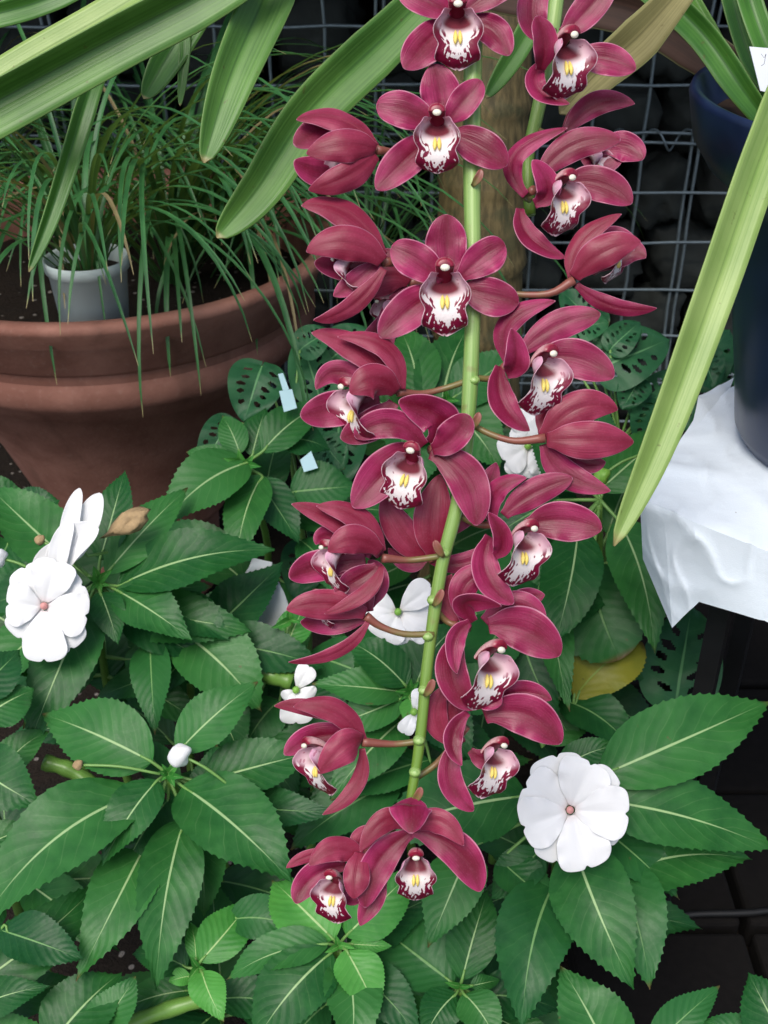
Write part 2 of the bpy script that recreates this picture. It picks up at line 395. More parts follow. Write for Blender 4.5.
def frame_of(face, up):
    Fv = Vector(face).normalized(); U = Vector(up); U = (U - Fv*U.dot(Fv)).normalized(); Rv = Fv.cross(U)
    return Fv, U, Rv
def lip_and_column(fl, cap, z0, face, up, sc, d, seed, colscale=1.0, midw=1.0):
    sc *= .96+.05*math.sin(seed*3.1); midw *= .93+.06*math.sin(seed*1.7)
    Fv, U, Rv = frame_of(face, up)
    capp = V(cap[0], cap[1], z0)
    O = capp - (Fv*21 + U*9)*sc                   # where column and lip join
    rr = random.Random(seed)
    # centre line of the lip in (F,U)
    ctrl = [V(0, -13, 0), V(8, -18, 0), V(17, -23, 0), V(24, -31, 0), V(26, -42, 0), V(23, -53, 0), V(17, -62, 0)]
    line = spline(ctrl, 26)
    nr = len(line); nc = 21; v = []; uv = []
    ph = rr.uniform(0, 6)
    for i, cpt in enumerate(line):
        t = i/(nr-1)
        # half width and wrap angle
        if t < .52:
            k = t/.52; hw = 20 + 19*math.sin(min(1, k*1.5)*math.pi/2) - 19*max(0, (k-.70)/.30)**1.5; fi = R(140)*(1-k*.22) if k < .62 else R(140)*(.8636 - (k-.62)*1.83)
        else:
            k = (t-.52)/.48; neck = 20; hw = (neck + (26*midw-neck)*math.sin(min(1, k*1.9)*math.pi/2))*math.sqrt(max(0.0, 1-max(0, (k-.50)/.50)**2.6)); hw = max(hw, .8)
            fi = R(140)*(.168-.50*k)
        for j in range(nc):
            s = -1+2*j/(nc-1)
            a = s*fi
            if abs(fi) > .05: x = hw*math.sin(a)/fi*1.0; y = hw*(1-math.cos(a))/fi
            else: x = hw*s; y = 0
            T = (line[min(i+1, nr-1)]-line[max(i-1, 0)]).normalized()
            # normal pointing up/forward in F,U plane
            Nf, Nu = -T.y*1.0, T.x*1.0
            ruff = (1.9*math.sin(s*15+ph+t*4) + 1.2*math.sin(t*38+ph)*abs(s))*max(0, (t-.5)*2)*(abs(s)**2*.8 + max(0, t-.85)*4)
            q = O + (Fv*(cpt.x + Nf*(y+ruff)) + U*(cpt.y + Nu*(y+ruff)) + Rv*x)*sc
            v.append(W(q, d)); uv.append(((s+1)/2, t))
    mesh_obj('lip', v, grid_faces(nr, nc), M['lip'], fl, uv, sol=.0005, sub=1)
    # two yellow keels
    mb = MB()
    for sx in (-1, 1):
        pts = [W(O + (Fv*(line[k].x+2.2)+U*(line[k].y+2.6)+Rv*(sx*(2.1+.3*(k-8)/4)))*sc, d) for k in range(9, 16)]
        rad = [r*sc*d/F for r in (.6, 1.5, 2.0, 2.3, 2.2, 1.6, .6)]
        mb.add(*tube(pts, rad, 8))
    mb.build('callus', M['callus'], fl)
    # column: arched, hooded
    cp = [V(-2, -14, 0), V(3, -4, 0), V(11, 4.5, 0), V(18.5, 9, 0), V(23, 10, 0)]
    cl = spline(cp, 12); v = []; uv = []; seg = 16
    for i, c in enumerate(cl):
        t = i/12; r = (6.6 + 2.2*math.sin(min(1, t*1.15)*math.pi*.5))*colscale*(1 if t < .9 else .80)
        T = (cl[min(i+1, 12)]-cl[max(i-1, 0)]).normalized()
        for k in range(seg):
            a = 2*math.pi*k/seg + math.pi/2        # k=0 top; middle = underside
            rx = math.cos(a)*r*1.15; ry = math.sin(a)*r*(1.0 if math.sin(a) > 0 else .35)
            q = O + (Fv*(c.x - T.y*ry) + U*(c.y + T.x*ry) + Rv*rx)*sc
            v.append(W(q, d)); uv.append((k/seg, t))
    f = [(i*seg+k, i*seg+(k+1) % seg, (i+1)*seg+(k+1) % seg, (i+1)*seg+k) for i in range(12) for k in range(seg)]
    f.append(tuple(12*seg+k for k in range(seg)))
    mesh_obj('column', v, f, M['column'], fl, uv, sub=1)
    ax = [(W(capp+a, d)-W(capp, d)).normalized() for a in (Rv, U, Fv)]
    rr_ = sc*d/F
    v, f, uv = blob(W(O+(Fv*24.5+U*8.2)*sc, d), (4.8*rr_, 3.5*rr_, 3.0*rr_), 12, 8, ax)
    mesh_obj('anther_cap', v, f, M['cap'], fl, uv)

fcount = [0]
def orchid(spike, d, centre, teps, lip=None, ped=None, seedk=0):
    """centre px (x,y); ped: list of (x,y,z) from the stem to the flower"""
    fcount[0] += 1; sd = fcount[0]*13+seedk
    mb = MB()
    cz = -6
    pp = [Vector(p) for p in (ped or [(centre[0]+3, centre[1], -22), (centre[0], centre[1], cz)])]
    w = [W(p, d) for p in spline(pp, 12)] if len(pp) > 1 else None
    rr = [(3.3 + 1.6*max(0, (i/12-.55))/.45)*d/F for i in range(13)]
    mb.add(*tube(w, rr, 10))
    fl = mb.build("flower", M["pedicel"], spike)
    for i, tp in enumerate(teps):
        k, base, mid, tip, wd, cup = tp[:6]; o = tp[6] if len(tp) > 6 else {}
        if base is None: base = (centre[0], centre[1], 0)
        n = Vector(o.get('n', (0, 0, 1))).normalized()
        nm = 'sepal' if k[0] == 's' else 'petal'
        mt = M['tepal_back'] if k.endswith('b') else M['tepal']
        bb = .50 if (k == 'p' and wd > 34) else (.76 if k.endswith('b') or wd < 32 else .60)
        v, f, uv = petal_mesh(base, mid, tip, wd*(.86 if wd > 30 else .97)*(1+.05*math.sin(sd*2.3+i*1.9)), d, n, cup, lambda t, q=bb: tprof(t, .70, q), ruf=o.get('ruf', .055), seed=sd*7+i, tipcurl=o.get('curl', 0))
        mesh_obj(nm, v, f, mt, fl, uv, sol=.0007, sub=1)
    if lip: lip_and_column(fl, lip['cap'], lip.get('z', 24), lip['face'], lip.get('up', (0, -1, 0)), lip.get('sc', 1.0), d, sd, midw=lip.get('mw', 1.0))
    return fl

SD = .70
spike = thing('orchid_spike', 'hanging orchid spike with green stem and many burgundy flowers in front of the leaves', 'orchid', W((482, -60, -30), SD))
st = [(484, -160, -40), (478, -60, -22), (473, 60, -14), (472, 180, -12), (473, 300, -12), (468, 420, -12), (458, 500, -12), (441, 570, -12), (428, 660, -12), (420, 740, -12), (411, 800, -10), (412, 815, -6)]
pts = [W(p, SD) for p in spline([Vector(p) for p in st], 60)]
rad = [(9.2 - 4.9*max(0, (i/60-.22))/.78)*SD/F*(1+.03*math.sin(i*1.3)) for i in range(61)]
mb = MB(); mb.add(*tube(pts, rad, 14)); 
nodes = [(474, 380), (470, 425), (463, 470), (444, 553), (433, 600), (428, 636), (424, 690), (419, 740), (473, 292), (415, 772)]
for (x, y) in nodes:
    mb.add(*blob(W((x, y, -8), SD), (6.3*SD/F, 6.3*SD/F, 5*SD/F)))
mb.build('stem', M['stem'], spike)
for k, (x, y, dx) in enumerate([(472, 182, 1), (470, 425, 1), (444, 553, -1), (433, 602, 1), (424, 692, 1), (412, 800, 1)]):
    v, f, uv = petal_mesh((x, y+4, -2), (x+6*dx, y-4, 3), (x+9*dx, y-13, 4), 9, SD, cup=.5, seed=k, nr=8, nc=7)
    mesh_obj('bract', v, f, M['pedicel'], spike, uv, sol=.0004)

s_, p_ = 's', 'p'
# A, cropped at the top
orchid(spike, SD, (458, 16), [
 ('s', (458, 12, -3), (460, -28, 2), (462, -72, 4), 46, .2), ('s', (450, 22, -3), (428, 42, 2), (404, 69, 8), 46, .22), ('s', (466, 24, -3), (492, 30, 3), (509, 56, 10), 38, .3, {'ruf': .12}),
 ('p', (452, 14, 2), (428, 2, 8), (397, -14, 4), 40, .2), ('p', (464, 12, 2), (490, -8, 8), (520, -26, 8), 40, .2)],
 dict(cap=(458, 2), face=(0.05, .22, 1)), [(476, 0, -20), (468, 14, -20), (458, 18, -6)])
# B
orchid(spike, SD, (440, 128), [
 ('s', (440, 122, -3), (441, 96, 1), (432, 64, 4), 50, .2, {'ruf': .07}), ('s', (432, 138, -3), (408, 158, 3), (376, 190, 6), 46, .22), ('s', (450, 134, -3), (478, 146, 4), (507, 166, 2), 44, .22, {'ruf': .07}),
 ('p', (434, 126, 2), (408, 112, 9), (376, 106, 6), 44, .22, {'ruf': .06}), ('p', (447, 122, 2), (462, 104, 9), (481, 80, 8), 38, .25, {'ruf': .07})],
 dict(cap=(437, 111), face=(-.02, .22, 1)), [(470, 160, -18), (456, 146, -22), (441, 130, -6)])
# C
orchid(spike, SD, (450, 284), [
 ('s', (449, 276, -3), (447, 246, 0), (446, 214, 4), 48, .18, {'ruf': .09}), ('s', (440, 292, -3), (412, 308, 3), (380, 338, 6), 48, .2), ('s', (462, 288, -3), (490, 296, 4), (519, 303, 2), 48, .2),
 ('p', (442, 282, 2), (420, 262, 9), (391, 247, 6), 43, .22, {'ruf': .07}), ('p', (459, 278, 2), (482, 258, 9), (505, 244, 6), 43, .22, {'ruf': .07})],
 dict(cap=(445, 266), face=(.03, .22, 1)), [(472, 315, -16), (460, 300, -22), (450, 286, -6)])
# D
orchid(spike, SD, (424, 440), [
 ('s', (430, 444, -3), (440, 418, 8), (398, 401, 20), 50, .3, {'n': (.2, .4, .85)}), ('s', (418, 448, -3), (388, 470, 4), (353, 508, 8), 50, .22), ('s', (430, 452, -3), (466, 478, 5), (476, 526, 6), 50, .2),
 ('p', (424, 446, 2), (392, 424, 12), (355, 438, 8), 38, .3), ('p', (432, 450, 2), (452, 438, 12), (468, 414, 16), 38, .3, {'ruf': .10})],
 dict(cap=(411, 449), face=(-.22, .28, .95), up=(.25, -1, 0)), [(462, 440, -14), (448, 448, -20), (430, 450, -6)])
# E half open bud, upper left
orchid(spike, SD, (374, 150), [
 ('sb', (376, 148, -8), (340, 120, -4), (296, 120, 0), 30, -.35, {'n': (0, -.5, .85)}), ('p', (372, 150, -14), (335, 128, -16), (294, 146, -8), 40, .1), ('s', (370, 154, -12), (332, 172, -14), (294, 160, -2), 40, .1),
 ('sb', (376, 154, 2), (348, 176, 14), (308, 190, 8), 42, -.35, {'n': (0, .35, .95)}), ('pb', (376, 150, 4), (346, 146, 22), (306, 154, 16), 44, -.4)],
 dict(cap=(335, 152), face=(-.8, .35, .45), sc=.62, z=-2), [(440, 165, -30), (405, 155, -22), (376, 150, -4)])
# G
orchid(spike, SD, (382, 258), [
 ('sb', (383, 256, -6), (348, 214, 0), (301, 206, 4), 38, -.3, {'n': (.1, -.4, .9)}), ('pb', (383, 262, 4), (348, 243, 20), (306, 252, 16), 48, -.4), ('s', (382, 264, -8), (352, 268, -12), (314, 262, -4), 34, .1),
 ('sb', (384, 268, 2), (352, 306, 6), (313, 320, 12), 22, -.2, {'n': (-.2, .5, .8)}), ('p', (378, 262, -6), (356, 282, -4), (333, 296, 0), 26, .2)],
 dict(cap=(334, 258), face=(-.8, .5, .2), up=(-.2, -1, 0), sc=.62, z=-4), [(464, 250, -30), (420, 262, -30), (384, 262, -6)])
# H, behind C
orchid(spike, SD+.03, (408, 280), [
 ('sb', (410, 282, -16), (384, 278, -8), (354, 300, -4), 42, -.3), ('s', (408, 286, -18), (390, 318, -18), (356, 344, -16), 24, .1), ('s', (404, 286, -18), (388, 322, -14), (392, 350, -14), 24, .1), ('pb', (408, 276, -20), (390, 262, -20), (366, 262, -20), 30, -.3)],
 dict(cap=(378, 300), face=(-.5, .55, .4), sc=.6, z=-12), [(468, 300, -30), (440, 290, -34), (410, 282, -18)])
# I
orchid(spike, SD, (398, 392), [
 ('sb', (400, 392, -8), (362, 350, -4), (311, 333, 0), 36, -.3, {'n': (.1, -.3, .9)}), ('sb', (402, 390, 2), (386, 348, 8), (337, 337, 8), 24, -.3, {'n': (.3, -.3, .85)}), ('p', (380, 396, -10), (340, 372, -12), (316, 390, -4), 28, .1),
 ('pb', (397, 392, 6), (374, 380, 26), (350, 394, 26), 46, -.35), ('s', (380, 400, -8), (338, 408, -6), (300, 416, 4), 42, .2), ('s', (394, 402, -4), (372, 424, -2), (340, 438, 6), 40, .25), ],
 dict(cap=(343, 385), face=(-.78, .38, .5), sc=.9, z=14), [(470, 380, -14), (446, 388, -20), (420, 394, -16), (398, 392, -4)])
# J
orchid(spike, SD, (380, 556), [
 ('sb', (381, 556, -8), (342, 524, -4), (291, 504, 0), 32, -.3, {'n': (.1, -.35, .9)}), ('sb', (382, 552, 2), (360, 518, 6), (316, 506, 8), 28, -.3, {'n': (.2, -.35, .9)}), ('p', (372, 556, -10), (332, 536, -12), (316, 545, -4), 22, .1),
 ('pb', (381, 552, 6), (354, 540, 24), (328, 552, 24), 40, -.35), ('s', (366, 560, -8), (322, 566, -8), (289, 578, 4), 38, .2), ('sb', (382, 566, 8), (364, 594, 18), (324, 614, 20), 17, -.2, {'n': (-.4, .1, .9)}), ('s', (378, 566, -4), (358, 580, -2), (334, 592, 4), 36, .25)],
 dict(cap=(323, 546), face=(-.8, .42, .42), sc=.82, z=14), [(442, 556, -10), (410, 560, -14), (382, 558, -4)])
# K
orchid(spike, SD, (366, 616), [
 ('pb', (366, 614, 0), (326, 604, 8), (286, 610, 10), 40, -.35), ('sb', (368, 622, 2), (338, 652, 4), (288, 662, 8), 16, -.2, {'n': (-.2, .5, .85)}), ('s', (368, 612, -10), (356, 588, -10), (330, 584, -8), 36, .2),
 ('s', (370, 606, -14), (378, 580, -16), (368, 560, -18), 26, .1), ('p', (366, 618, -10), (330, 622, -14), (300, 622, -6), 28, .1)],
 dict(cap=(314, 594), face=(-.8, .42, .3), sc=.55, z=-6), [(434, 634, -8), (404, 634, -6), (380, 626, -4), (366, 616, 0)])
# L, seen from behind
orchid(spike, SD+.012, (430, 558), [
 ('sb', (426, 556, -16), (402, 532, -8), (383, 494, -10), 38, -.25), ('sb', (434, 556, -14), (432, 520, -4), (440, 474, -10), 50, -.25), ('s', (430, 560, -18), (466, 562, -20), (500, 540, -18), 22, -.2), ('p', (426, 558, -20), (408, 562, -20), (388, 548, -20), 20, .1), ('s', (436, 540, -30), (478, 500, -30), (496, 462, -30), 30, .1)],
 None, [(444, 556, -16), (436, 560, -22), (430, 558, -16)])
# M
orchid(spike, SD, (520, 360), [
 ('s', (520, 354, -4), (556, 326, 0), (601, 314, 4), 36, -.2), ('s', (508, 362, -8), (508, 322, -2), (556, 301, 6), 26, -.35, {'n': (-.3, -.2, .9)}), ('s', (536, 362, -6), (574, 358, -2), (614, 378, 2), 50, .2),
 ('p', (506, 374, 2), (516, 360, 14), (511, 328, 22), 30, .35, {'n': (.3, 0, .9)}), ('s', (500, 366, -6), (502, 402, 2), (530, 431, 4), 30, .3, {'n': (.35, 0, .9)})],
 dict(cap=(552, 352), face=(.55, .30, .78), up=(.12, -1, 0), z=26), [(476, 378, -14), (492, 378, -18), (506, 366, -8)])
# N, back view
orchid(spike, SD, (543, 438), [
 ('sb', (543, 438, 0), (578, 408, 10), (618, 410, 2), 46, -.3), ('sb', (546, 440, 4), (590, 440, 16), (634, 442, 4), 46, -.3), ('s', (544, 444, -4), (566, 474, -2), (611, 491, 4), 30, -.25), ('sb', (542, 434, -10), (548, 410, -12), (562, 392, -14), 26, -.2), ('p', (560, 448, -10), (584, 462, -14), (606, 462, -10), 24, .2)],
 None, [(471, 424, -10), (490, 434, -4), (515, 441, 0), (545, 438, 2)])
# O
orchid(spike, SD, (504, 522), [
 ('s', (504, 516, -4), (532, 494, 0), (573, 478, 4), 36, -.2), ('s', (494, 526, -8), (494, 492, -2), (527, 478, 6), 26, -.35, {'n': (-.3, -.2, .9)}), ('s', (526, 526, -6), (562, 520, -2), (602, 530, 2), 46, .2),
 ('p', (494, 556, 8), (502, 540, 16), (488, 512, 24), 24, .35, {'n': (.3, 0, .9)}), ('s', (490, 536, -6), (486, 572, 2), (514, 604, 6), 38, .25, {'n': (.2, 0, .9)})],
 dict(cap=(533, 527), face=(.55, .36, .75), up=(.15, -1, 0), z=26), [(452, 510, -18), (476, 524, -20), (500, 524, -8)])
# P
orchid(spike, SD+.004, (474, 628), [
 ('s', (466, 622, -6), (464, 586, -4), (496, 572, -6), 34, -.3), ('s', (474, 622, -2), (466, 602, 14), (502, 606, 26), 30, .2, {'n': (0, .6, .8)}), ('s', (484, 622, -6), (516, 606, -2), (544, 626, 2), 40, -.2), ('s', (488, 626, -5), (524, 630, 0), (560, 656, 2), 52, .2),
 ('s', (498, 612, -14), (522, 600, -14), (545, 595, -10), 26, .2), ('p', (470, 622, 6), (454, 642, 14), (457, 674, 22), 24, .35, {'n': (.3, 0, .9)}), ('s', (462, 634, -6), (452, 672, 2), (474, 710, 4), 38, .25), ('p', (478, 690, -6), (490, 698, 0), (502, 704, 4), 30, .25), ('sb', (458, 622, -16), (444, 600, -18), (452, 574, -18), 22, -.2)],
 dict(cap=(500, 648), face=(.52, .40, .75), up=(.2, -1, 0), z=24, sc=.98), [(432, 605, -12), (448, 622, -18), (470, 628, -8)])
# Q
orchid(spike, SD+.008, (466, 724), [
 ('s', (488, 706, -8), (520, 692, -6), (552, 700, -2), 26, .2), ('s', (484, 716, -6), (526, 714, 0), (561, 744, 2), 50, .2), ('sb', (452, 744, -12), (436, 716, -10), (446, 686, -10), 32, -.3), ('sb', (462, 744, -16), (452, 716, -18), (464, 690, -16), 26, -.2),
 ('p', (468, 712, 6), (452, 738, 14), (462, 766, 22), 22, .35, {'n': (.3, 0, .9)}), ('s', (456, 740, -6), (450, 780, 2), (474, 811, 4), 32, .25), ('s', (470, 750, -10), (486, 760, -8), (500, 756, -8), 22, .2)],
 dict(cap=(503, 744), face=(.52, .40, .75), up=(.2, -1, 0), z=22, sc=.92), [(416, 778, -14), (436, 764, -18), (455, 742, -12), (466, 726, -8)])
# R
orchid(spike, SD+.006, (361, 742), [
 ('sb', (363, 742, 2), (336, 711, 8), (293, 707, 10), 34, -.35, {'n': (.1, -.3, .9)}), ('sb', (350, 722, -8), (312, 708, -10), (274, 706, -8), 18, -.2), ('pb', (362, 740, 6), (344, 746, 24), (318, 774, 24), 42, -.35), ('s', (360, 740, -10), (320, 736, -10), (284, 755, 0), 34, .1),
 ('sb', (362, 748, 2), (356, 786, 6), (322, 815, 10), 18, -.25, {'n': (-.3, .1, .9)})],
 dict(cap=(306, 744), face=(-.75, .45, .45), sc=.85, z=10), [(420, 741, -10), (395, 744, -10), (362, 742, 0)])
# S
orchid(spike, SD+.006, (362, 858), [
 ('sb', (364, 862, 0), (338, 847, 8), (309, 866, 16), 36, -.3, {'n': (0, -.3, .9)}), ('sb', (336, 852, -10), (308, 856, -10), (286, 868, -6), 14, -.2), ('pb', (360, 852, 6), (356, 876, 20), (354, 899, 22), 32, -.3), ('s', (346, 866, -10), (314, 876, -8), (296, 904, 0), 34, .15),
 ('sb', (366, 862, -12), (362, 842, -14), (376, 826, -16), 30, -.2), ('s', (366, 866, -12), (356, 890, -14), (346, 904, -8), 24, .1)],
 dict(cap=(330, 876), face=(-.38, .45, .8), sc=.78, z=16, up=(.1, -1, 0)), [(404, 812, -18), (386, 838, -20), (362, 858, -4)])
# T, lowest front flower
orchid(spike, SD, (412, 832), [
 ('s', (412, 832, 4), (411, 804, 16), (411, 834, 38), 52, -.35, {'n': (0, -.7, .7)}), ('sb', (412, 830, 0), (386, 820, 8), (360, 852, 14), 28, -.3), ('sb', (412, 830, 0), (438, 820, 8), (464, 846, 14), 28, -.3),
 ('s', (412, 830, -6), (456, 850, 2), (480, 892, 4), 42, .2), ('s', (412, 832, -6), (378, 862, 0), (365, 908, 4), 42, .2), ('s', (384, 880, -12), (372, 900, -10), (360, 926, -6), 26, .2)],
 dict(cap=(416, 856), face=(.02, .62, .8), z=30, sc=.88), [(412, 806, -8), (412, 820, -8), (412, 832, -2)])
# U
spike2 = thing('orchid_spike', 'second orchid spike with pale stem, its four burgundy flowers before the wire cage', 'orchid', W((556, -60, -60), SD+.03))
sp2 = [(566, -160, -60), (560, -40, -50), (548, 60, -44), (538, 110, -44), (528, 160, -44), (530, 215, -40)]
pts = [W(p, SD+.03) for p in spline([Vector(p) for p in sp2], 30)]
mb = MB(); mb.add(*tube(pts, [(9.6-3.5*i/30)*SD/F for i in range(31)], 12)); mb.build('stem', M['stem'], spike2)
D2 = SD+.012
orchid(spike2, D2, (556, 44), [
 ('s', (546, 42, -8), (532, 12, -4), (544, -34, 0), 36, .2), ('s', (562, 34, -4), (588, 10, 0), (616, -26, 4), 38, .2), ('s', (574, 58, -6), (604, 58, 0), (636, 70, 2), 42, .2),
 ('p', (540, 70, 4), (544, 44, 16), (536, 16, 20), 34, .35, {'n': (.4, 0, .9)}), ('s', (545, 60, -6), (536, 88, 4), (570, 104, 8), 24, .35, {'n': (.2, -.4, .9)})],
 dict(cap=(573, 33), face=(.50, .26, .82), up=(.05, -1, 0), z=22, sc=.98), [(554, 30, -40), (550, 44, -30), (556, 46, -8)])
# V
orchid(spike2, D2, (536, 186), [
 ('s', (538, 180, -2), (572, 146, 4), (621, 140, 6), 38, -.2), ('s', (526, 196, -8), (514, 156, -4), (568, 128, 4), 24, -.35, {'n': (-.4, -.3, .85)}), ('s', (566, 184, -6), (598, 184, 0), (632, 204, 2), 44, .2),
 ('p', (534, 204, 4), (548, 188, 14), (532, 160, 22), 34, .35, {'n': (.3, 0, .9)}), ('s', (520, 208, -4), (530, 238, 4), (566, 258, 4), 24, .3, {'n': (.2, -.3, .9)})],
 dict(cap=(571, 176), face=(.52, .30, .78), up=(.12, -1, 0), z=24, sc=.98), [(530, 200, -40), (524, 196, -30), (534, 190, -8)])
# Wf, behind V
orchid(spike2, D2+.02, (566, 132), [
 ('s', (566, 132, -10), (596, 104, -8), (635, 104, -4), 28, -.2), ('sb', (564, 130, -14), (582, 108, -14), (612, 92, -12), 16, -.2), ('s', (600, 150, -14), (624, 146, -12), (643, 160, -8), 36, .2), ('p', (580, 150, -16), (600, 160, -16), (622, 150, -12), 36, .2)],
 dict(cap=(604, 146), face=(.75, .35, .4), z=-4, sc=.65), [(538, 130, -40), (552, 136, -30), (566, 132, -12)])
# X
orchid(spike, SD, (572, 280), [
 ('sb', (572, 280, -4), (580, 242, 0), (622, 214, 2), 24, -.3, {'n': (-.3, -.3, .9)}), ('pb', (574, 278, 4), (604, 252, 20), (641, 242, 18), 44, -.35), ('s', (576, 284, -2), (612, 306, 0), (657, 308, 6), 20, -.25, {'n': (0, .4, .9)}), ('s', (590, 272, -12), (622, 252, -14), (646, 258, -8), 30, .1), ('p', (590, 262, -16), (612, 238, -16), (640, 250, -12), 28, .1)],
 dict(cap=(626, 240), face=(.8, .40, .3), z=-2, sc=.72), [(478, 294, -14), (505, 294, -10), (548, 294, -4), (574, 280, 0)])
# one more hidden behind D, only its lower sepal shows
v, f, uv = petal_mesh((396, 446, -14), (372, 460, -16), (348, 472, -12), 15, SD, cup=-.2, seed=5)

# ------------------------------------------------------------------ strap leaves
def strap(parent, pts, w, d, mat, fold=.35, n=(0, 0, 1), taper=.45, nr=40, name='leaf', base_w=.6):
    n = Vector(n).normalized(); c = spline([Vector(p) for p in pts], nr-1); v = []; uv = []; nc = 9
    for i in range(nr):
        t = i/(nr-1); T = (c[min(i+1, nr-1)]-c[max(i-1, 0)]).normalized(); S = T.cross(n).normalized(); N = S.cross(T)
        k = 1.0 if t < 1-taper else math.sqrt(max(0, 1-((t-(1-taper))/taper)**1.9))
        k = max(k, .03)*(base_w+(1-base_w)*min(1, t*3))
        for j in range(nc):
            s = -1+2*j/(nc-1)
            v.append(W(c[i] + S*(s*w*.5*k) + N*(fold*w*.5*k*(abs(s)**1.2 - .5) + .02*w*math.sin(t*7+s*2)), d)); uv.append(((s+1)/2, t))
    return mesh_obj(name, v, grid_faces(nr, nc), mat, parent, uv, sol=.0009)
LP = thing('orchid_plant', 'orchid plant with broad arching strap leaves hanging from the top left', 'orchid plant', W((330, -200, -60), .85))
strap(LP, [(310, -70, 0), (220, -14, 10), (110, 44, 20), (0, 104, 30), (-120, 168, 40)], 60, .80, M['strap'], .55, (.15, .35, .9), taper=.2)
strap(LP, [(300, -90, -20), (180, -30, -16), (100, 18, -10), (0, 76, 0), (-100, 150, 10)], 34, .82, M['strap_pale'], .3, (0, -.3, .9), taper=.2)
strap(LP, [(150, -50, 0), (60, -6, 0), (0, 14, 10), (-90, 34, 20)], 28, .84, M['strap_deep'], .3, (0, .2, .9))
strap(LP, [(118, 20, -30), (90, 92, 0), (72, 150, 10), (50, 218, 16), (29, 272, 16)], 25, .84, M['strap_deep'], .5, (.4, 0, .9), taper=.75)
strap(LP, [(240, -60, -20), (196, 10, -14), (165, 62, -4), (144, 99, 6)], 36, .9, M['strap_deep'], .35, (.1, 0, .9), taper=.6)
strap(LP, [(186, 20, -10), (184, 60, -6), (180, 106, -2)], 12, .9, M['strap_deep'], .3, taper=.7)
strap(LP, [(310, -110, -20), (268, -8, 0), (232, 76, 20), (204, 163, 30)], 56, .82, M['strap'], .45, (.35, -.1, .9), taper=.7)
strap(LP, [(490, -70, -40), (400, 24, -20), (312, 110, 0), (258, 190, 18), (217, 238, 24)], 56, .86, M['strap'], .45, (.2, .2, .9), taper=.62)
RP = thing('orchid_plant', 'orchid plant rooted in the tall navy pot with one pale leaf bending down', 'orchid plant', P(850, 60, .86))
strap(RP, [(858, 20, -30), (812, 40, -10), (764, 150, 10), (715, 290, 26), (660, 440, 30), (614, 546, 30)], 44, .72, M['strap_pale'], .5, (.3, -.1, .9), taper=.5)
strap(RP, [(772, 130, -14), (742, 90, 4), (700, 32, 6), (640, -22, 10), (590, -60, 10)], 32, .9, M['strap_deep'], .5, (-.2, .1, .9), taper=.1)
strap(RP, [(775, 100, 0), (752, 60, 0), (738, 20, 0), (720, -50, 0)], 22, .93, M['strap_deep'], .5, taper=.1)
strap(RP, [(790, 100, 0), (768, 50, 10), (750, 0, 10), (735, -60, 10)], 26, .90, M['strap_deep'], .5, taper=.1)
strap(RP, [(745, 96, -6), (716, 36, -8), (690, -10, -8), (670, -60, -8)], 12, .95, M['strap'], .5, taper=.1)
for (x, y, r) in ((785, 95, 26), (815, 80, 30)):
    v, f, uv = blob(P(x, y, .93), (r*.9/F, r*.9/F, r*1.9*.9/F)); mesh_obj('pseudobulb', v, f, M['strap_deep'], RP, uv)
strap(RP, [(800, 110, -60), (720, 62, -50), (640, 14, -40), (540, -6, -40), (440, -20, -40)], 52, .98, M['brownleaf'], .3, (0, .3, .9), taper=.2, name='dead_leaf')
strap(spike2, [(690, -20, -60), (640, 36, -50), (600, 72, -44), (560, 114, -40)], 46, .76, M['sheath'], .5, (.1, .2, .9), taper=.65, name='sheath')
strap(spike, [(548, -10, -60), (518, 48, -50), (486, 98, -44)], 24, .76, M['strap_deep'], .4, (.1, .2, .9), taper=.6, name='leaf')

